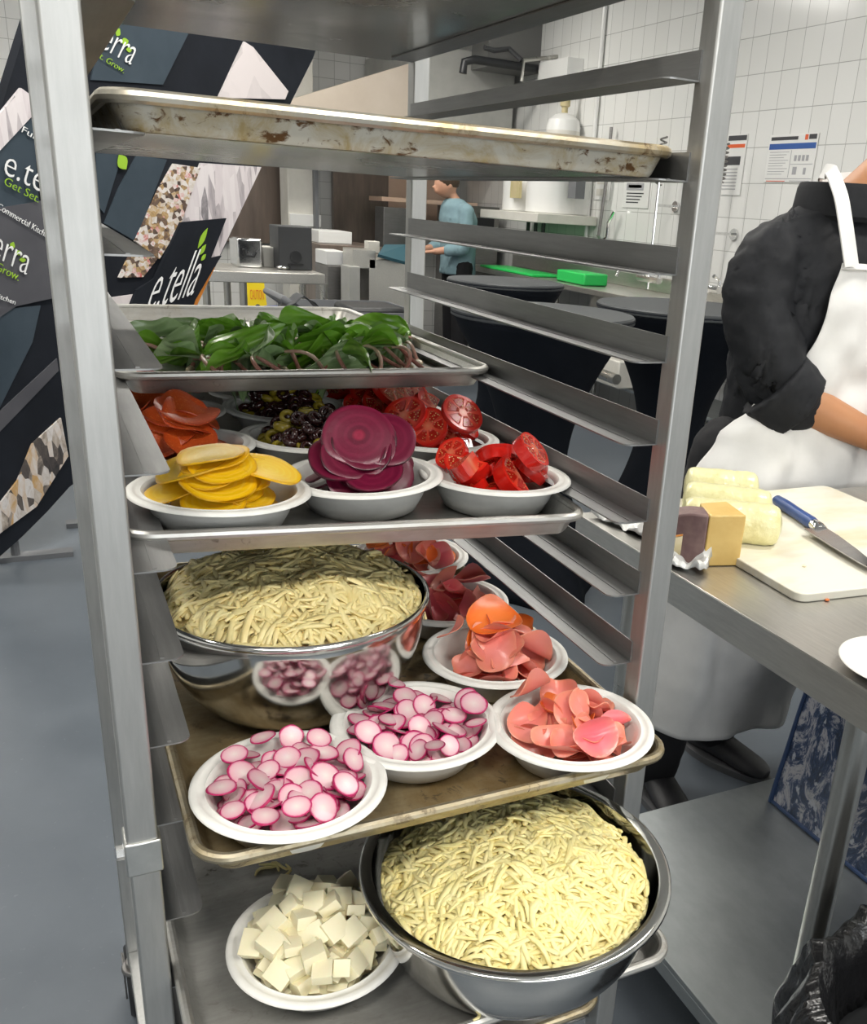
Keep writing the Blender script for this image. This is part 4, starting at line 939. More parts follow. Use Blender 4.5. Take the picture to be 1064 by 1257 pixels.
for S_, E_, W_ in ((SR, ER, WR), (SL, EL, WL)):
    limb(mb, [(*(S_ * .7 + Vector((1.56, .955, 1.30)) * .3), .048), (*(S_ * .5 + E_ * .5), .048), (*E_, .044), (*(E_ * .7 + W_ * .3), .0455), (*(E_ * .35 + W_ * .65), .036), (*W_, .027)])
hand(mb, WR, (.78, -.58, -.12), (0.1, -.1, 1), (.55, .8, 0), .95, .55); hand(mb, WL, (-.1, -.95, -.2), (0, -.1, 1), (-.98, .1, 0), .95, .55)
for hx, kx, ax, ay in ((1.385, 1.315, 1.275, .945), (1.535, 1.535, 1.525, 1.035)):
    limb(mb, [(hx, .965, .88, .085), ((hx + kx) / 2, .955, .68, .078), (kx, .945, .48, .058), ((kx + ax) / 2, ay + .01, .30, .052), (ax, ay + .01, .10, .038)])
fuse('body', mb, M['skin'], ch, .0065, 4)
mb = MB(); mb.sphere((1.74, .855, 1.655), .105, 24, 16, (.84, 1.0, 1.12)); hv = [(i, v) for i, v in enumerate(mb.v)]
mb.v = [(x, max(y, .77 + max(0, 1.69 - z) * 1.1), max(z, 1.57)) for x, y, z in mb.v]; mb.build('hair', M['hair'], ch)
# jacket
mb = MB()
mb.loft([((1.53, .968, .82), .165, .140), ((1.535, .965, 1.0), .165, .135), ((1.545, .958, 1.2), .19, .138), ((1.553, .955, 1.30), .205, .122), ((1.570, .955, 1.37), .185, .098), ((1.580, .955, 1.41), .135, .085), ((1.59, .95, 1.455), .078, .080)], 30)
limb(mb, [(1.46, .96, 1.35, .075), (1.395, .950, 1.315, .080), (1.372, .925, 1.225, .078), (1.378, .890, 1.13, .076), (1.398, .868, 1.075, .073), (1.430, .845, 1.035, .068)], 18)
limb(mb, [(*SL, .080), (1.785, .93, 1.24, .080), (*EL, .074), (*(EL * .8 + WL * .2), .066)], 18)
fuse('jacket', mb, M['jacket'], ch, .0085, 3, .015, 13)
mb = MB(); cuff = [Vector((1.388, .868, 1.070)), Vector((1.415, .852, 1.044)), Vector((1.442, .838, 1.022))]
mb.tube(cuff, [.089, .086, .082], 26); fuse('rolled_cuff', mb, M['jacket'], ch, .006, 3, .004, 20)
mb = MB(); mb.lathe([(.100, 1.405), (.106, 1.415), (.100, 1.468), (.095, 1.480), (.090, 1.470), (.094, 1.42)], 30, (1.575, .95, 0))
mb.build('collar', M['jacket'], ch)
# trousers and shoes
mb = MB()
for hx, kx, ax, ay in ((1.385, 1.312, 1.272, .945), (1.535, 1.535, 1.525, 1.035)):
    limb(mb, [(hx, .965, .88, .100), ((hx + kx) / 2, .955, .68, .095), (kx, .945, .48, .080), ((kx + ax) / 2, ay + .01, .30, .073), (ax, ay + .01, .09, .066)], 18)
mb.loft([((1.49, .965, .78), .15, .115), ((1.53, .965, .98), .145, .118)], 24)
fuse('trousers', mb, M['pants'], ch, .009, 3, .006, 14)
for ax, ay, dx in ((1.272, .945, -.15), (1.525, 1.035, .32)):
    dv = Vector((dx, -.95, 0)).normalized(); mb = MB(); sd = Vector((-dv.y, dv.x, 0)); rings = []
    for u, w, h in ((-.085, .020, .055), (-.07, .036, .095), (-.02, .040, .105), (.05, .042, .082), (.11, .047, .062), (.155, .042, .052), (.180, .022, .035)):
        c = Vector((ax, ay, 0)) + dv * u; rings.append([tuple(c + sd * w * math.cos(2 * PI * k / 18) + Vector((0, 0, .014 + (h - .014) * (.5 + .5 * math.sin(2 * PI * k / 18))))) for k in range(18)])
    mb.rings(rings, True); sh_ = mb.build('shoe', M['shoe'], ch, sub=1)
    mb = MB(); rings = []
    for z, g in ((.0, 0), (.020, .003)):
        rings.append([tuple(Vector((ax, ay, z)) + dv * (.048 + (.138 + g) * math.cos(a)) + sd * (.047 + g) * math.sin(a) * (1 - .12 * math.cos(a))) for a in [2 * PI * k / 28 for k in range(28)]])
    mb.rings(rings, True); mb.build('sole', M['sole'], sh_)
# apron: bib and skirt in one cloth, neck strap, waist tie
def lerp(tab, z):
    for (z0, *a), (z1, *b) in zip(tab, tab[1:]):
        if z <= z0 and z >= z1: s = (z0 - z) / (z0 - z1); s = s * s * (3 - 2 * s); return [p + (q_ - p) * s for p, q_ in zip(a, b)]
    return tab[-1][1:] if z < tab[-1][0] else tab[0][1:]
AT = [(1.325, 1.475, 1.70, .808, .02), (1.22, 1.455, 1.715, .800, .03), (1.10, 1.425, 1.73, .795, .05), (1.02, 1.345, 1.755, .793, .10), (.95, 1.285, 1.765, .790, .14), (.86, 1.245, 1.765, .782, .17), (.70, 1.215, 1.745, .785, .17), (.50, 1.195, 1.715, .800, .17), (.235, 1.175, 1.66, .815, .17)]
def apr(u, v):
    z = 1.325 + (.235 - 1.325) * v; xl, xr, yf, wrap = lerp(AT, z); w = 2 * u - 1
    x = (xl + xr) / 2 + (xr - xl) / 2 * math.sin(w * PI / 2 * .93) / math.sin(PI / 2 * .93); y = yf + wrap * (1 - math.cos(w * PI / 2 * .93)) * .9
    fold = max(0, min(1, (1.15 - z) / .5)) * .017 * (math.sin(u * 15 + z * 2 + 2 * mnoise.noise(Vector((u * 3, z * 3, 1)))) + .6 * math.sin(u * 27 - z * 3.5)) + .011 * mnoise.noise(Vector((x * 10, z * 8, 3))) + .007 * mnoise.noise(Vector((x * 22, z * 18, 5)))
    if .74 < z < .98: fold = min(fold, .004)
    return (x, y + fold - .003, z - (.02 * math.cos(w * 2) if v > .97 else 0))
mb = MB(); mb.grid(apr, 60, 90); ap = mb.build('apron', M['apron'], ch, solid=.002, angle=80)
mb = MB(); mb.tube([Vector(apr(i / 30, .006)) + Vector((0, -.002, -.004)) for i in range(31)], .006, 8, flat=.5); mb.build('hem', M['apron'], ap)
for sgn in (-1, 1):
    pts = [Vector((1.487, .803, 1.320)), Vector((1.474, .822, 1.39)), Vector((1.472, .850, 1.452)), Vector((1.490, .905, 1.498)), Vector((1.535, .985, 1.505)), Vector((1.59, 1.04, 1.49))] if sgn < 0 else [Vector((1.690, .803, 1.320)), Vector((1.70, .822, 1.39)), Vector((1.705, .850, 1.45)), Vector((1.69, .91, 1.492)), Vector((1.65, .985, 1.50)), Vector((1.59, 1.04, 1.49))]
    fine = []
    for i in range(len(pts) - 1): fine += [pts[i].lerp(pts[i + 1], k / 5) for k in range(5)]
    fine.append(pts[-1])
    for _ in range(2):
        f2 = fine[:]
        for i in range(1, len(fine) - 1): f2[i] = (fine[i - 1] + fine[i] * 2 + fine[i + 1]) / 4
        fine = f2
    mb = MB(); rings = []
    for i, p in enumerate(fine):
        d = (fine[min(i + 1, len(fine) - 1)] - fine[max(i - 1, 0)]).normalized(); wv = Vector((1, -.15, .1)) if i < 16 else Vector((.6, .3, .7)); wv = (wv - d * wv.dot(d)).normalized(); nv = d.cross(wv)
        rings.append([p + wv * a * .0165 + nv * b * .0018 for a, b in ((-1, -1), (1, -1), (1, 1), (-1, 1))])
    mb.rings(rings, True); mb.build('neck_strap', M['apron'], ap)

# ================================================================== SECOND PERSON, at the cook line
PY_ = 7.0; pc = at(556, 290, Y=PY_); px_ = pc.x + .05
p2 = thing('person', 'person in a teal shirt looking down at the far cook line', 'person', (px_, PY_, 0))
mb = MB(); hx = px_ - .13
mb.loft([((px_, PY_, .90), .13, .17), ((px_, PY_, 1.1), .125, .16), ((px_ - .01, PY_, 1.28), .135, .20), ((px_ - .03, PY_, 1.38), .10, .15), ((px_ - .05, PY_, 1.43), .055, .06), ((px_ - .09, PY_, 1.48), .052, .055)], 24)
mb.sphere((hx, PY_, 1.545), .098, 20, 14, (1.0, .80, 1.12)); mb.sphere((hx - .058, PY_, 1.495), .045, 14, 10, (1, .9, .8)); mb.sphere((hx - .105, PY_, 1.515), .015, 10, 8, (1.2, .8, 1)); mb.sphere((hx + .01, PY_ - .078, 1.535), .022, 10, 8, (.8, .4, 1.3)); mb.sphere((hx + .01, PY_ + .078, 1.535), .022, 10, 8, (.8, .4, 1.3))
for s in (-1, 1):
    S_, E_, W_ = Vector((px_ - .02, PY_ + s * .19, 1.34)), Vector((px_ - .03, PY_ + s * .23, 1.06)), Vector((px_ - .26, PY_ + s * .13, 1.02))
    limb(mb, [(*S_, .05), (*E_, .042), (*W_, .028)]); hand(mb, W_, (-.95, -s * .2, -.1), (0, 0, 1), (0, -s, 0), .95, .5)
    limb(mb, [(px_, PY_ + s * .09, .92, .085), (px_, PY_ + s * .1, .5, .058), (px_ + .01, PY_ + s * .1, .09, .038)])
fuse('body', mb, M['skin_fair'], p2, .009, 3)
mb = MB(); mb.loft([((px_, PY_, .84), .150, .185), ((px_, PY_, 1.1), .142, .178), ((px_ - .01, PY_, 1.28), .152, .215), ((px_ - .03, PY_, 1.385), .12, .165), ((px_ - .05, PY_, 1.435), .07, .08)], 24)
for s in (-1, 1): limb(mb, [(px_ - .02, PY_ + s * .19, 1.34, .068), (px_ - .03, PY_ + s * .23, 1.06, .060), (px_ - .16, PY_ + s * .18, 1.035, .050)])
fuse('shirt', mb, M['teal'], p2, .012, 3, .008, 10)
mb = MB(); mb.sphere((hx + .012, PY_, 1.575), .104, 20, 14, (1.02, .86, 1.0)); mb.v = [(x, y, max(z, 1.52 + max(0, (hx - .02) - x) * .8)) for x, y, z in mb.v]; mb.build('hair', M['hair'], p2)
mb = MB(); mb.sphere((hx + .03, PY_, 1.69), .03, 12, 8); mb.build('hair_knot', M['hair'], p2)
mb = MB()
for s in (-1, 1): limb(mb, [(px_, PY_ + s * .09, .90, .105), (px_, PY_ + s * .1, .5, .08), (px_ + .01, PY_ + s * .1, .06, .066)])
fuse('trousers', mb, M['pants'], p2, .012, 3)
for s in (-1, 1):
    mb = MB(); mb.sphere((px_ - .04, PY_ + s * .1, .045), .05, 14, 10, (2.6, .9, .9)); mb.build('shoe', M['shoe'], p2)
# ================================================================== SETTING
def slab(name, a, b, m):
    mb = MB(); mb.box(a, b); return struct(mb.build(name, m, None, smooth=False))
RXW, BYW, LXW, FYW, HC = 4.0, 9.0, -3.6, -4.2, 3.25
slab('floor', (LXW - .1, FYW - .1, -.1), (RXW + .1, BYW + .1, 0), M['floor'])
slab('ceiling', (LXW - .1, FYW - .1, HC), (RXW + .1, BYW + .1, HC + .1), M['ceil'])
slab('wall_right', (RXW, FYW, 0), (RXW + .1, BYW, HC), M['tile_y'])
slab('wall_back', (LXW, BYW, 0), (RXW, BYW + .1, HC), M['tile_x'])
slab('wall_left', (LXW - .1, FYW, 0), (LXW, BYW, HC), M['wallpaint'])
slab('wall_front', (LXW, FYW - .1, 0), (RXW, FYW, HC), M['wallpaint'])
# ceiling light fittings
k = 0
for x, y, e in ((-.9, -1.5, 40), (1.0, -1.9, 40), (-1.1, .6, 26), (2.1, .2, 36), (.5, 2.6, 34), (1.9, 3.4, 34), (-1.6, 3.6, 34), (.6, 5.6, 40), (2.2, 6.2, 34), (-1.4, 7.4, 34)):
    t = thing('ceiling_light', 'long ceiling light fitting above the kitchen', 'light', (x, y, HC - .05), 'ceiling light fittings')
    mb = MB(); mb.box((x - .62, y - .16, HC - .05), (x + .62, y - .14, HC)); mb.box((x - .62, y + .14, HC - .05), (x + .62, y + .16, HC)); mb.box((x - .62, y - .14, HC - .05), (x - .60, y + .14, HC)); mb.box((x + .60, y - .14, HC - .05), (x + .62, y + .14, HC)); mb.box((x - .6, y - .14, HC - .012), (x + .6, y + .14, HC - .002))
    mb.build('housing', M['white'], t, smooth=False)
    ld = bpy.data.lights.new('lamp', 'AREA'); ld.shape = 'RECTANGLE'; ld.size = 1.18; ld.size_y = .26; ld.energy = e * LIGHT; ld.color = (1.0, .965, .90)
    lo = bpy.data.objects.new('lamp', ld); COL.objects.link(lo); lo.parent = t; lo.location = (0, 0, .025)
# added fill: area light in an invented window behind the camera, brightens the shelves
wn = thing('fill_window', None, None, (.4, FYW + .02, 1.0)); wn['kind'] = 'structure'
mb = MB()
for x0_, x1_, z0_, z1_ in ((-1.2, 2.0, .95, 1.0), (-1.2, 2.0, 2.5, 2.55), (-1.2, -1.15, 1.0, 2.5), (1.95, 2.0, 1.0, 2.5), (.38, .42, 1.0, 2.5)): mb.box((x0_, FYW, z0_), (x1_, FYW + .06, z1_))
mb.build('fill_frame', M['white'], wn, smooth=False)
ld = bpy.data.lights.new('fill_light', 'AREA'); ld.shape = 'RECTANGLE'; ld.size = 3.1; ld.size_y = 1.5; ld.energy = 52 * LIGHT; ld.color = (.93, .97, 1.0)
lo = bpy.data.objects.new('fill_light', ld); COL.objects.link(lo); lo.parent = wn; lo.location = (0, .02, .75); lo.rotation_euler = (PI / 2, 0, 0)
wd_ = bpy.data.worlds.new('world'); SC.world = wd_; wd_.use_nodes = True
wd_.node_tree.nodes['Background'].inputs['Color'].default_value = (.9, .95, 1, 1); wd_.node_tree.nodes['Background'].inputs['Strength'].default_value = .3

# ================================================================== RIGHT WALL FITTINGS
XW = RXW - .004
def wp(px, py, X=XW): return at(px, py, X=X)
def wbox(name, p_tl, p_br, t, mat, parent=None, X=XW):
    a, b = wp(*p_tl, X), wp(*p_br, X); m = MB(); m.box((X - t, min(a.y, b.y), min(a.z, b.z)), (X, max(a.y, b.y), max(a.z, b.z))); return m.build(name, mat, parent, smooth=False)
def poster(label, y0, y1, z0, z1, bars, mat='white'):
    t = thing('notice_sign', label, 'poster', (XW, (y0 + y1) / 2, z0)); m = MB(); m.box((XW - .003, y0, z0), (XW, y1, z1)); m.build('sheet', M[mat], t, smooth=False)
    for (u0, u1, v0, v1, mm) in bars:    # u from the far edge (left as seen), v from the top
        m = MB(); m.box((XW - .0042, y1 + (y0 - y1) * u1, z1 + (z0 - z1) * v1), (XW - .0031, y1 + (y0 - y1) * u0, z1 + (z0 - z1) * v0)); m.build('printed_block', M[mm], t, smooth=False)
    return t
a, b = wp(946, 166), wp(996, 224)
bars = [(.04, .60, .05, .12, 'ink'), (.74, .80, .02, .13, 'red'), (.82, .97, .02, .12, 'ink'), (.02, .98, .19, .31, 'blueprint'), (.02, .98, .92, .935, 'greyink'), (.50, .508, .33, .90, 'greyink'), (.52, .97, .62, .632, 'greyink'), (.05, .45, .97, .985, 'red'), (.55, .95, .965, .98, 'greyink')]
for i in range(9): bars.append((.05, .46 - .05 * (i % 3), .36 + i * .058, .372 + i * .058, 'greyink'))
for u in (.58, .66, .74, .82): bars.append((u, u + .05, .44, .56, 'greyink'))
bars += [(.58, .66, .68, .84, 'greyink'), (.80, .85, .70, .84, 'greyink')]
poster('white safety poster with a blue heading band on the tiled wall behind the shoulder', b.y, a.y, b.z, a.z, bars)
a, b = wp(886, 166), wp(908, 240)
poster('narrow white notice with black blocks, half hidden by the right rack post', b.y, a.y, b.z, a.z, [(.3, .98, .02, .10, 'ink'), (.3, .95, .16, .22, 'red'), (.2, .85, .36, .50, 'ink')] + [(.2, .8, .56 + i * .055, .575 + i * .055, 'greyink') for i in range(7)])
a, b = wp(767, 218), wp(795, 256)
poster('small notice with a dark heading on the tiled wall beside the pipes', b.y, a.y, b.z, a.z, [(.12, .78, .18, .42, 'greyink'), (.2, .7, .24, .34, 'white')] + [(.15, .8 - .06 * i, .50 + i * .10, .54 + i * .10, 'ink') for i in range(4)])
a, b = wp(732, 218), wp(748, 246)
poster('pale faded notice next to the white tank', b.y, a.y, b.z, a.z, [(.1, .8, .2, .3, 'offwhite'), (.1, .8, .5, .8, 'offwhite')])
# white conduit, hose rail, pre-rinse sprayers
def wtube(name, pts, r, mat, parent=None, n=10):
    m = MB(); m.tube(pts, r, n); return m.build(name, M[mat], parent)
c0 = wp(741, 60); y_ = c0.y
o = wtube('conduit', [(XW - .02, y_, .95), (XW - .02, y_, HC)], .017, 'white'); tag(o, 'white vertical pipe running up the tiled wall', 'pipe')
def spray(label, px_top, px_mid, off, spring):
    a = wp(*px_top, XW - off); y0 = a.y; b = wp(*px_mid, XW - off); t = thing('spray_faucet', label, 'faucet', (XW - off, y0, .92))
    wtube('riser', [(XW - off, y0, .92), (XW - off, y0, b.z + .30)], .010, 'chrome', t)
    pts = []; turns, top, bot = 9, spring[0], spring[1]
    for i in range(turns * 10 + 1): s = i / (turns * 10); pts.append((XW - off + .021 * math.cos(s * turns * 2 * PI), y0 + .021 * math.sin(s * turns * 2 * PI), bot + (top - bot) * s))
    wtube('spring', pts, .006, 'darksteel', t, 6)
    br = wtube('wall_bracket', [(XW - off, y0, b.z), (XW, y0, b.z)], .009, 'chrome', t)
    m = MB(); m.tube([(XW - .012, y0, b.z), (XW, y0, b.z)], .035, 16); m.build('flange', M['chrome'], br)
    wtube('faucet_body', [(XW - off, y0 + .13, .99), (XW - off, y0 - .13, .99)], .026, 'chrome', t)
    for s in (-1, 1): wtube('tap_handle', [(XW - off, y0 + s * .12, 1.0), (XW - off, y0 + s * .12, 1.05), (XW - off - .06, y0 + s * .13, 1.075)], .012, 'chrome', t)
    wtube('spout', [(XW - off, y0, 1.0), (XW - off - .10, y0, 1.10), (XW - off - .24, y0, 1.08), (XW - off - .27, y0, 1.0)], .014, 'chrome', t)
    return t
spray('spring sprayer faucet seen in the gap left of the right rack post', (810, 215), (808, 252), .16, (1.90, 1.60))
spray('spring sprayer faucet between the right rack post and the black sleeve', (889, 190), (885, 287), .16, (1.84, 1.62))
a = wp(752, 215); y0 = a.y
t = thing('hose_rail', 'thin hanging hose with a hooked nozzle on the tiled wall', 'hose', (XW - .06, y0, 1.2))
wtube('hose', [(XW - .05, y0, 2.0), (XW - .055, y0, 1.6), (XW - .06, y0 + .03, 1.24)], .012, 'darksteel', t); wtube('nozzle', [(XW - .06, y0 + .04, 1.24), (XW - .06, y0 - .02, 1.20), (XW - .06, y0 - .10, 1.23), (XW - .06, y0 - .10, 1.33), (XW - .06, y0 - .17, 1.42)], .014, 'chrome', t)
# sink counter along the wall
ct = thing('sink_counter', 'long steel sink counter running along the tiled wall', 'counter', (3.7, 4.8, 0))
mb = MB(); mb.box((3.45, 2.2, .86), (3.97, 7.4, .90)); mb.box((3.94, 2.2, .90), (3.97, 7.4, 1.0)); mb.build('counter_top', M['table'], ct, bevel=.004)
for yy in (2.3, 4.0, 5.7, 7.3):
    for xx in (3.5, 3.9): mb = MB(); mb.tube([(xx, yy, 0), (xx, yy, .86)], .02, 12); mb.build('leg', M['tubeleg'], ct)
mb = MB(); mb.box((3.5, 2.3, .28), (3.92, 7.3, .30)); mb.build('shelf', M['shelf'], ct)
mb = MB(); mb.box((3.5, 4.3, .62), (3.88, 5.2, .86)); mb.build('sink_basin', M['table'], ct)
a = at(714, 339, X=3.62)
mb = MB(); mb.box((-.10, -.21, 0), (.10, .21, .085)); o = mb.build('container', M['green'], None, bevel=.012); o.location = (3.62, a.y, .9005); tag(o, 'bright green plastic container on the sink counter', 'container')
a = at(640, 353, X=3.55)
mb = MB(); mb.box((-.14, -.5, 0), (.14, .5, .02)); o = mb.build('cutting_board', M['green'], None, bevel=.006); o.location = (3.60, 6.55, .9005); tag(o, 'flat green cutting board on the counter beyond the container', 'cutting board')
# white water heater on its bracket
a, b = wp(640, 205, 3.78), wp(700, 264, 3.78)
t = thing('water_heater', 'white box-shaped water heater hung on the wall beside the cook line', 'water heater', (3.75, (a.y + b.y) / 2, b.z))
mb = MB()
for f in (.26, .74):
    yc = a.y + (b.y - a.y) * f; mb.tube([(3.74, yc, b.z), (3.74, yc, 1.82)], abs(a.y - b.y) * .235, 28)
mb.box((3.70, b.y + .05, b.z), (3.97, a.y - .05, 1.80)); mb.build('tank', M['white'], t, bevel=.01)
mb = MB(); mb.box((3.46, b.y - .06, b.z - .07), (3.99, a.y + .10, b.z)); mb.build('bracket', M['offwhite'], t, bevel=.006)
mb = MB(); yc = a.y + (b.y - a.y) * .5; mb.box((3.515, yc - .06, b.z + .1), (3.54, yc + .10, b.z + .25)); mb.build('rating_plate', M['wlabel'], t)
mb = MB(); mb.box((3.72, b.y - .16, b.z + .12), (3.80, b.y - .04, b.z + .40)); mb.build('valve_box', M['grey'], t)
for f in (.3, .45, .6): wtube('pipe', [(3.74, a.y + (b.y - a.y) * f, b.z - .07), (3.74, a.y + (b.y - a.y) * f, 1.05)], .016, 'charcoal', t)
# fire suppression cylinder with control box
a = wp(692, 150, 3.86); yc, zt = a.y, wp(692, 139, 3.86).z
t = thing('gas_cylinder', 'small white pressure cylinder with brass valve high on the wall', 'cylinder', (3.86, yc, zt - .24))
mb = MB(); mb.lathe([(.0001, -.24), (.12, -.24), (.135, -.22), (.135, -.10), (.12, -.05), (.07, -.012), (.03, 0), (.0001, .001)], 28, (3.86, yc, zt)); mb.build('cylinder_body', M['white'], t)
mb = MB(); mb.lathe([(.136, -.21), (.1365, -.20), (.1365, -.14), (.136, -.13)], 28, (3.86, yc, zt)); mb.build('paper_label', M['offwhite'], t)
mb = MB(); mb.lathe([(.0001, 0), (.025, 0), (.025, .04), (.04, .05), (.04, .09), (.018, .1), (.018, .15), (.0001, .15)], 16, (3.86, yc, zt)); mb.build('valve', M['wlabel'], t)
wtube('hose', [(3.86, yc, zt + .15), (3.88, yc - .04, zt + .22), (3.94, yc - .08, zt + .26)], .014, 'charcoal', t)
a, b = wp(680, 80), wp(712, 98)
o = wbox('control_box', (680, 80), (714, 106), .14, M['white']); tag(o, 'white control box on the wall above the pressure cylinder', 'box')

# ================================================================== COCKTAIL TABLES
def cocktail(label, x, y, z, r):
    t = thing('cocktail_table', label, 'table', (x, y, 0), 'covered high tables')
    mb = MB(); mb.lathe([(.0001, z - .030), (r - .01, z - .030), (r, z - .024), (r, z - .006), (r - .006, z), (.0001, z)], 56, (x, y, 0)); mb.build('table_top', M['covertop'], t)
    mb = MB(); n = 64; rings = []
    for i in range(26):
        s = i / 25; zz = (z - .012) * (1 - s); w = r * (1.004 - .62 * math.sin(min(1, s * 1.9) * PI / 2)) if s < .53 else r * (.384 + .55 * ((s - .53) / .47) ** 1.4)
        ring = []
        for k in range(n):
            a = 2 * PI * k / n; four = (abs(math.cos(2 * a))) ** 3; f = 1 + (.35 * four - .15) * max(0, (s - .53) / .47) ; ring.append((x + w * f * math.cos(a), y + w * f * math.sin(a), max(.002, zz)))
        rings.append(ring)
    mb.rings(rings, False); mb.build('stretch_cover', M['cover'], t, solid=.002)
    return t
cocktail('black-covered high table standing furthest back beside the cook line', 2.10, 3.70, 1.05, .295)
cocktail('black-covered high table nearest the rack, its grey round top in view', 1.62, 2.38, 1.05, .335)
cocktail('black-covered high table behind the chef and the right rack post', 2.42, 2.62, 1.05, .37)
cocktail('black-covered high table further right behind the chef', 2.95, 1.95, 1.05, .33)

# ================================================================== COOK LINE AT THE BACK
def bx(name, p0, p1, Y0, Y1, mat, label=None, cat=None, parent=None, bev=.004, z0=None, z1=None, group=None):
    """a box whose front face spans two points of the view at depth Y0"""
    a, b = at(*p0, Y=Y0), at(*p1, Y=Y0); m = MB(); lo, hi = (min(a.x, b.x, 3.8), Y0, min(a.z, b.z) if z0 is None else z0), (min(3.88, max(a.x, b.x)), Y1, max(a.z, b.z) if z1 is None else z1)
    m.box(lo, hi); o = m.build(name, M[mat], parent, smooth=False, bevel=bev)
    if label:
        c = Vector(((lo[0] + hi[0]) / 2, (lo[1] + hi[1]) / 2, lo[2])); o.data.transform(Matrix.Translation(-c)); o.location = c; tag(o, label, cat, group)
    return o
hd = thing('exhaust_hood', 'wide steel exhaust hood above the cook line at the back', 'hood', (2.6, 8.2, 1.95))
x_l, x_m, x_r = at(352, 120, Y=7.6).x, at(505, 120, Y=7.6).x, RXW - .06
a = at(380, 118, Y=7.6); b = at(500, 76, Y=7.6)
mb = MB(); mb.poly([(x_l, 7.6, 1.95), (x_m, 7.6, 1.95), (x_m, 7.6, b.z), (x_l, 7.6, a.z - .05)], Vector((0, -1, 0)), 1.3); mb.build('hood_canopy', M['hood'], hd, smooth=False)
mb = MB(); mb.box((x_m, 7.55, 2.05), (x_r, 8.9, 2.62)); mb.build('hood_end', M['hoodgrey'], hd, smooth=False, bevel=.01)
a, b = at(600, 44, Y=7.2), at(676, 92, Y=7.2)
mb = MB(); mb.box((a.x, 7.2, b.z), (b.x, 7.54, HC - .003)); mb.build('duct', M['hooddark'], hd, smooth=False)
pts = [at(568, 90, Y=7.0), at(570, 76, Y=7.0), at(582, 73, Y=7.0), at(640, 82, Y=7.0), at(690, 88, Y=7.0)]
mb = MB(); mb.tube(pts, .032, 12); o = mb.build('black_pipe', M['black'], None); tag(o, 'thick black bent pipe under the hood', 'pipe')
pts = [at(640, 100, Y=6.9), at(643, 74, Y=6.9), at(700, 68, Y=6.9), at(703, 60, Y=6.9)]
mb = MB(); mb.tube(pts, .016, 10); o = mb.build('gas_pipe', M['tubeleg'], None); tag(o, 'thin grey pipe with elbows crossing below the duct', 'pipe')
pts = [at(594, 58, Y=7.1), at(606, 62, Y=7.1), at(625, 60, Y=7.1), at(640, 74, Y=7.0)]
mb = MB(); mb.tube(pts, .02, 8); o = mb.build('cable', M['charcoal'], None); tag(o, 'dark cable looping to the grey duct', 'cable')
# panels behind the cook line
bx('wall_panel', (180, 190), (352, 300), 8.9, 8.96, 'brownsteel', 'brown reflecting steel panel on the back wall, left of the pale column', 'panel')
bx('wall_panel', (409, 190), (476, 302), 8.88, 8.96, 'brownsteel', 'brown reflecting steel panel on the back wall behind the white appliance', 'panel')
bx('column', (352, 190), (387, 300), 8.3, 8.6, 'offwhite', 'pale square column behind the black loudspeaker', 'column', z0=0, z1=HC - .003)
bx('pipe_casing', (386, 190), (392, 300), 8.2, 8.29, 'grey', 'narrow grey casing on the side of the pale column', 'casing', z0=0)
bx('notice_sign', (356, 262), (394, 279), 8.28, 8.3, 'white', 'white paper notice on the front of the pale column', 'notice')
bx('wall_panel', (476, 188), (640, 290), 8.92, 8.97, 'copper', 'pinkish steel splash panel behind the person in teal', 'panel')
bx('oven_back', (471, 254), (500, 302), 7.75, 8.0, 'darksteel', 'grey steel range guard left of the person in teal', 'range guard', z0=0)
bx('shelf_edge', (469, 247), (640, 253), 8.1, 8.5, 'copper', 'warm steel shelf over the range', 'shelf')
rg = bx('range', (572, 252), (636, 330), 7.6, 8.3, 'darksteel', 'dark steel range behind the person in teal', 'range', z0=0)
mb = MB(); a = at(600, 268, Y=7.59); b = at(632, 296, Y=7.59); mb.box((min(a.x, 3.5), 7.57, b.z), (min(b.x, 3.82), 7.60, a.z)); o = mb.build('oven_door', M['black'], None, bevel=.004); o.data.transform(Matrix.Translation(-rg.location)); o.parent = rg
# counters and appliances in the middle distance
kc = bx('steel_cabinet', (453, 318), (500, 372), 6.0, 6.7, 'table', 'low steel cabinet under the teal board, left of the rear rack post', 'cabinet', z0=0)
bx('appliance', (391, 283), (432, 300), 6.9, 7.3, 'white', 'white countertop appliance right of the black loudspeaker', 'appliance')
bx('counter', (393, 300), (470, 306), 6.7, 7.4, 'brownsteel', 'dark counter carrying the white appliance', 'counter', z0=.0)
bx('white_box', (400, 308), (424, 326), 6.3, 6.6, 'white', 'white box below the white appliance', 'box')
bx('blue_bottle', (424, 314), (433, 324), 6.2, 6.26, 'blueprint', 'small blue package beside the white box', 'package')
bx('shelf_unit', (402, 326), (446, 366), 6.25, 6.6, 'darksteel', 'dark open shelf unit below the white box', 'shelf unit', z0=0)
bx('silver_pan', (433, 306), (461, 330), 6.0, 6.25, 'table', 'silver pan insert leaning beside the teal board', 'pan')
bx('paper_stack', (452, 296), (466, 311), 6.3, 6.4, 'offwhite', 'cream paper pack standing behind the silver pan', 'paper')
mb = MB(); p = [at(464, 312, Y=5.9), at(500, 322, Y=5.9), at(500, 300, Y=6.2), at(472, 300, Y=6.2)]; n = (p[1] - p[0]).cross(p[3] - p[0]).normalized(); mb.poly(p, n, .02); o = mb.build('teal_board', M['tealpaper'], None); tag(o, 'dark teal board leaning on the steel cabinet', 'board')
bx('linen_bag', (428, 327), (442, 364), 5.95, 6.15, 'hoodgrey', 'pale liner bag hanging beside the dark shelf unit', 'bag', z0=0)
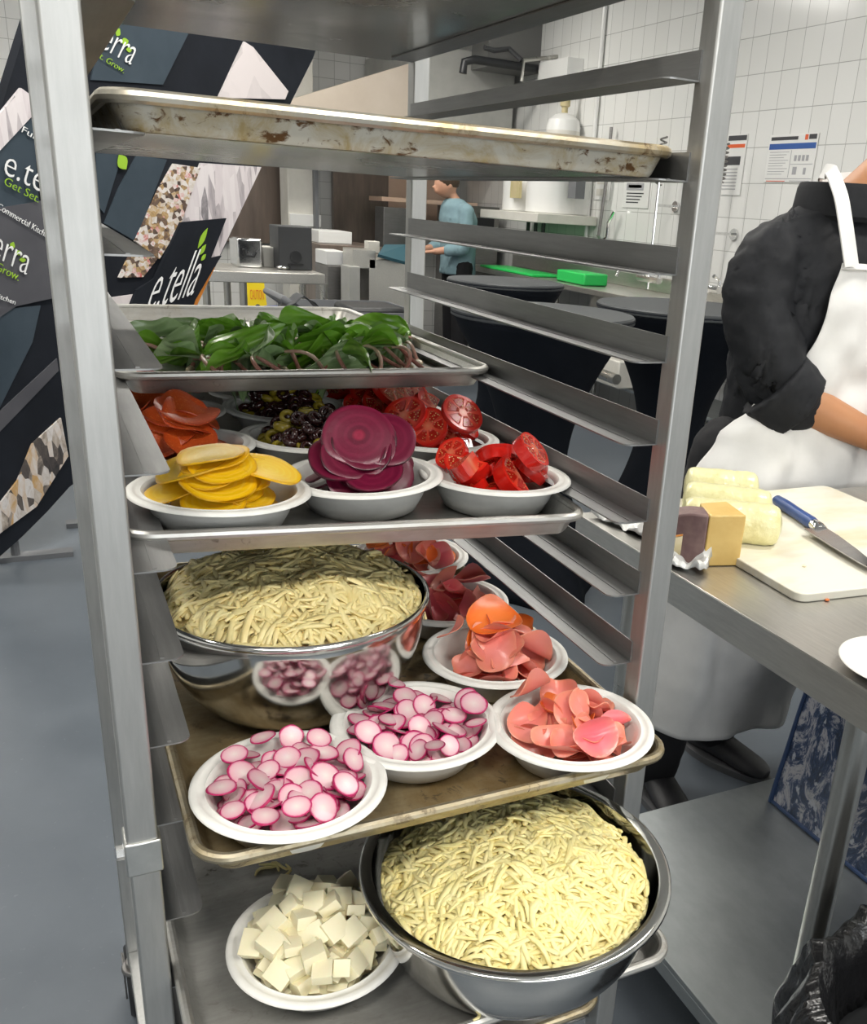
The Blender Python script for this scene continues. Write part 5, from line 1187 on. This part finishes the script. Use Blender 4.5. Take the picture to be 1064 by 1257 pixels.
# steel table with loudspeaker
stt = thing('steel_table', 'steel work table carrying the black loudspeaker', 'table', (1.2, 5.2, 0))
a, b = at(245, 346, Y=5.0), at(400, 352, Y=5.0); zt = .955
mb = MB(); mb.box((at(235, 340, Y=5).x, 5.0, zt - .06), (at(399, 345, Y=5).x, 5.65, zt)); mb.build('table_top', M['table'], stt, bevel=.004)
for px in (252, 297, 395):
    xx = at(px, 360, Y=5.1).x
    for yy in (5.06, 5.58): mb = MB(); mb.tube([(xx, yy, 0), (xx, yy, zt - .06)], .022, 14); mb.build('leg', M['tubeleg'], stt)
mb = MB(); mb.box((at(240, 360, Y=5).x, 5.05, .3), (at(395, 360, Y=5).x, 5.6, .32)); mb.build('shelf', M['shelf'], stt)
sp = thing('loudspeaker', 'black box loudspeaker on the steel work table', 'loudspeaker', (at(365, 330, Y=5.3).x, 5.4, zt))
xa, xb = at(342, 300, Y=5.25).x, at(383, 300, Y=5.25).x; zt2 = at(360, 278, Y=5.25).z
mb = MB(); mb.box((xa, 5.25, zt + .0005), (xb, 5.5, zt2)); mb.build('cabinet', M['charcoal'], sp, smooth=False, bevel=.006)
xm = (xa + xb) / 2; mb = MB(); mb.tube([(xm, 5.246, zt + .075), (xm, 5.252, zt + .075)], .036, 24); mb.build('bass_port', M['black'], sp)
mb = MB(); mb.box((xm - .045, 5.24, zt + .03), (xm + .045, 5.251, zt + .038)); mb.build('badge', M['black'], sp)
ta = thing('toaster', 'silver toaster-like box with a dark handle left of the loudspeaker', 'appliance', (at(305, 325, Y=5.3).x, 5.4, zt))
xa, xb = at(291, 310, Y=5.3).x, at(322, 310, Y=5.3).x; zz = at(305, 293, Y=5.3).z
mb = MB(); mb.box((xa, 5.3, zt + .0005), (xb, 5.55, zz)); mb.build('casing', M['chrome'], ta, bevel=.012, seg=3)
mb = MB(); xm = (xa + xb) / 2; mb.tube([(xm - .035, 5.29, zz - .06), (xm - .03, 5.285, zz - .095), (xm + .02, 5.285, zz - .10), (xm + .035, 5.29, zz - .075)], .008, 8); mb.build('handle', M['black'], ta)
bx('storage_tub', (323, 303), (340, 327), 5.4, 5.55, 'offwhite', 'pale plastic tub between the silver box and the loudspeaker', 'tub', z0=zt + .0005)
for i, (px, py, lab) in enumerate(((322, 326, 'small dark gadget on the steel table by the tub'), (348, 331, 'small silver gadget on the steel table in front of the loudspeaker'))):
    c = at(px, py, Z=zt); m = MB(); m.sphere((0, 0, .014), .03, 14, 8, (1.5, 1, .45)); o = m.build('gadget', M['charcoal' if not i else 'chrome'], None); o.location = (c.x, min(5.6, max(5.08, c.y)), zt); tag(o, lab, 'gadget')
# wet floor sign
ws = thing('wet_floor_sign', 'yellow folding wet floor sign standing behind the steel work table', 'sign', (at(322, 380, Y=6.2).x, 6.35, 0))
xa, xb = at(300, 380, Y=6.2).x, at(338, 380, Y=6.2).x; za_ = at(318, 343, Y=6.2).z + .02; ins = .05
for s in (-1, 1):
    mb = MB(); y0, y1 = 6.35 + s * .16, 6.35 + s * .012
    mb.rings([[(xa, y0 - .008, 0), (xb, y0 - .008, 0), (xb, y0 + .008, 0), (xa, y0 + .008, 0)], [(xa + ins, y1 - .008, za_), (xb - ins, y1 - .008, za_), (xb - ins, y1 + .008, za_), (xa + ins, y1 + .008, za_)]], True)
    pn = mb.build('sign_panel', M['yellow'], ws, smooth=False, bevel=.004)
    if s < 0:
        def sp_(u, v): yb_ = y0 + (y1 - y0) * v - .010; return Vector((xa + ins * v + (xb - xa - 2 * ins * v) * u, yb_, za_ * v))
        text3d('caution_lettering', 'CAUTION', sp_(.16, .80), sp_(.86, .80), sp_(.16, .88), M['red'], pn)
        mb = MB(); fig = [(.46, .70), (.40, .60), (.52, .56), (.44, .44), (.34, .36), (.66, .36), (.60, .48), (.66, .58), (.58, .68)]
        mb.poly([sp_(u, v) + Vector((0, -.001, 0)) for u, v in fig], Vector((0, -1, .1)), .002); mb.build('falling_figure', M['ink'], pn)
        mb = MB(); mb.sphere(sp_(.52, .74), .02, 10, 6, (1, .2, 1)); mb.build('falling_figure', M['ink'], pn)
bx('crate', (338, 382), (372, 402), 5.9, 6.25, 'bluecrate', 'blue plastic crate beside the yellow sign', 'crate', z0=0)
# grey bussing cart
gc = thing('utility_cart', 'grey plastic utility cart with a dark cloth over its handle', 'cart', (1.5, 4.3, 0))
xa, xb = at(372, 380, Y=4.1).x, at(520, 380, Y=4.1).x; z_ = at(440, 384, Y=4.1).z
for zz in (z_, .35):
    mb = MB(); ro = rrect(xb - xa, .62, .06); c = ((xa + xb) / 2, 4.41)
    mb.rings([[(c[0] + x * k, c[1] + y * k, zq) for x, y in ro] for k, zq in ((.94, zz - .07), (.94, zz - .14), (1.0, zz - .13), (1.0, zz), (.965, zz), (.955, zz - .075))], True); mb.build('tray_shelf', M['grey'], gc, angle=40)
for x in (xa + .05, xb - .05):
    for y in (4.15, 4.67): mb = MB(); mb.tube([(x, y, .12), (x, y, z_ - .12)], .02, 10); mb.build('upright', M['charcoal'], gc); mb = MB(); mb.tube([(x, y - .015, .055), (x, y + .015, .055)], .055, 16); mb.build('wheel', M['black'], gc)
mb = MB(); mb.tube([(xa + .02, 4.2, z_ - .01), (xa - .07, 4.2, z_ + .05), (xa - .07, 4.62, z_ + .05), (xa + .02, 4.62, z_ - .01)], .018, 10); mb.build('push_handle', M['grey'], gc)
mb = MB(); mb.grid(lambda u, v: (xa - .075 + .20 * u, 4.12 + .16 * v, z_ + .075 - .17 * abs(u - .45) ** 1.2 + .004 * math.sin(u * 20)), 14, 6); o = mb.build('cloth', M['charcoal'], None, solid=.004); tag(o, 'dark cloth draped over the cart handle', 'cloth')
mb = MB(); mb.box((xa + .28, 4.2, z_ - .069), (xb - .06, 4.55, z_ + .012)); o = mb.build('flat_bag', M['black'], None, bevel=.02); tag(o, 'flat black bag lying on the cart shelf', 'bag')
# piping under the sink counter, seen between the table covers
mb = MB(); a, b = at(706, 447, X=3.3), at(757, 466, X=3.3); mb.tube([a, b], .035, 14); mb.build('drain_pipe', M['tubeleg'], ct)
mb = MB(); a, b = at(722, 432, X=3.40), at(757, 478, X=3.40); mb.box((3.40, min(a.y, b.y), min(a.z, b.z)), (3.55, max(a.y, b.y), max(a.z, b.z))); o = mb.build('grease_trap', M['offwhite'], None, bevel=.01); tag(o, 'pale metal box under the sink counter seen between the black covers', 'box')

# ================================================================== FABRIC DISPLAY ON THE LEFT
DP = Vector((-.22, 3.1, 0)); dn = Vector((1.44, -1.57, 0)).normalized()     # stretched upright from left front to right back
def fp(px, py, off=0.0): return on_plane(px, py, DP + dn * off, dn)
ds = thing('display_stand', 'dark stretched-fabric exhibition display with printed photos behind the rack', 'display stand', (.4, 3.9, 0))
def panel(name, px, off, mat, label=None, thick=.012):
    m = MB(); m.poly([fp(x, y, off) for x, y in px], dn, thick); o = m.build(name, M[mat], ds, smooth=False)
    if label: o['label'] = label
    return o
base = [(-60, 330), (-20, 200), (0, 137), (27, 50), (62, -60), (430, -60), (384, 72), (361, 118), (322, 200), (304, 240), (277, 300), (262, 332), (240, 372), (228, 402), (150, 545), (85, 598), (58, 628), (28, 658), (0, 683), (-60, 715)]
panel('fabric_backing', base, 0, 'navy', None, .04)
panel('fabric_panel', [(148, 22), (232, 40), (200, 104), (112, 98), (118, 70)], .006, 'slate', 'slate blue fabric panel')
panel('fabric_panel', [(118, 188), (150, 190), (128, 262), (118, 250)], .006, 'slate')
panel('fabric_panel', [(168, 190), (205, 196), (166, 296), (128, 274), (145, 232)], .004, 'slate')
panel('fabric_panel', [(-60, 330), (-20, 200), (0, 170), (40, 145), (52, 300), (30, 330), (-60, 470)], .006, 'slate', 'slate blue fabric panel')
panel('fabric_panel', [(-60, 375), (0, 255), (62, 245), (70, 365), (20, 376), (-60, 430)], .010, 'greyfab', 'warm grey fabric panel')
panel('fabric_panel', [(-60, 395), (0, 380), (50, 375), (40, 420), (0, 500), (-60, 560)], .006, 'slate')
panel('fabric_fold', [(-60, 560), (0, 505), (70, 440), (72, 455), (0, 530), (-60, 590)], .005, 'greyfab')
panel('printed_photo', [(0, 140), (26, 108), (40, 118), (42, 140), (0, 185), (-20, 190)], .012, 'photo_silver', 'silvery printed photo')
panel('printed_photo', [(300, 51), (311, 58), (354, 112), (350, 122), (268, 120)], .008, 'photo_stone', 'pale printed photo')
panel('printed_photo', [(214, 201), (246, 206), (222, 275), (196, 318), (166, 296), (196, 232)], .012, 'photo_food', 'printed photo of food')
panel('printed_photo', [(160, 312), (198, 312), (176, 340), (146, 341)], .009, 'photo_food')
panel('printed_photo', [(246, 200), (321, 205), (262, 330), (252, 322), (222, 330), (200, 330)], .007, 'photo_silver', 'silvery printed photo')
panel('printed_photo', [(-5, 625), (22, 590), (40, 545), (75, 513), (84, 560), (45, 622), (0, 655), (-5, 655)], .008, 'photo_dark', 'printed photo of dishes')
panel('printed_photo', [(132, 366), (167, 361), (153, 393), (140, 398)], .009, 'photo_stone')
panel('printed_photo', [(264, 328), (246, 366), (232, 396), (226, 396), (240, 362), (258, 326)], .010, 'orange')
panel('fabric_panel', [(222, 273), (278, 268), (259, 317), (272, 314), (262, 330), (240, 368), (228, 402), (150, 402), (168, 356), (190, 342)], .022, 'navy', 'charcoal fabric panel with white logo lettering')
def words_(body, p0, p1, p2, off, mat='whiteprint', name='logo_lettering'): text3d(name, body, fp(*p0, off), fp(*p1, off), fp(*p2, off), M[mat], ds, .002)
def sprig(px, off):
    for a, b, w in px:
        m = MB(); A, B = fp(*a, off), fp(*b, off); d = (B - A); s = d.cross(dn).normalized() * w * d.length; pts = [A + d * t + s * math.sin(PI * t) for t in [i / 6 for i in range(7)]] + [A + d * t - s * math.sin(PI * t) for t in [i / 6 for i in range(5, 0, -1)]]
        m.poly(pts, dn, .002); m.build('logo_leaf', M['lime'], ds, smooth=False)
# e.tella lettering on the charcoal panel
words_('e.tella', (177, 384), (236, 362), (201, 320), .026)
sprig([((243, 305), (255, 280), .12), ((245, 313), (253, 300), .16), ((247, 320), (253, 312), .2), ((205, 388), (214, 380), .3)], .026)
# e.terra logos
words_('erra', (122, 58), (160, 80), (132, 38), .010); words_('t. Grow.', (121, 71), (151, 90), (125, 65), .010, 'lime', 'tagline_lettering')
sprig([((143, 44), (147, 35), .35), ((149, 52), (158, 50), .3), ((155, 61), (162, 61), .3)], .010)
words_('e.terra', (3, 213), (88, 255), (10, 189), .014); words_('Get Set. Grow.', (4, 226), (82, 268), (8, 217), .014, 'lime', 'tagline_lettering')
words_('Commercial Kitchen', (-4, 256), (60, 294), (-1, 249), .014, 'whiteprint', 'tagline_lettering')
words_('e.terra', (-42, 294), (32, 338), (-34, 268), .014); words_('Get Set. Grow.', (-50, 310), (22, 345), (-46, 300), .014, 'lime', 'tagline_lettering')
words_('Commercial Kitchen', (-56, 346), (18, 374), (-54, 340), .014, 'whiteprint', 'tagline_lettering')
sprig([((14, 306), (17, 297), .35), ((19, 311), (27, 310), .3), ((24, 319), (32, 319), .3)], .014)
words_('Full', (26, 162), (44, 172), (29, 155), .010, 'whiteprint', 'tagline_lettering')
sprig([((155, 208), (146, 190), .5)], .012)
for px in (-20, 120, 235):
    b_ = fp(px, 400, -.03); m = MB(); m.tube([(b_.x, b_.y, .0), (b_.x, b_.y, 2.2)], .016, 10); m.build('frame_pole', M['grey'], ds)
    m = MB(); m.box((b_.x - .2, b_.y - .03, 0), (b_.x + .2, b_.y + .03, .02)); m.build('foot', M['grey'], ds)

# ================================================================== VIEW
SC.view_settings.view_transform = 'Standard'; SC.view_settings.look = 'None'; SC.view_settings.exposure = EXPO; SC.view_settings.gamma = 1; SC.view_settings.use_curve_mapping = False
try: SC.cycles.use_denoising = True
except Exception: pass
SC.cycles.max_bounces = 8; SC.cycles.diffuse_bounces = 4; SC.cycles.glossy_bounces = 5; SC.cycles.caustics_reflective = False; SC.cycles.caustics_refractive = False
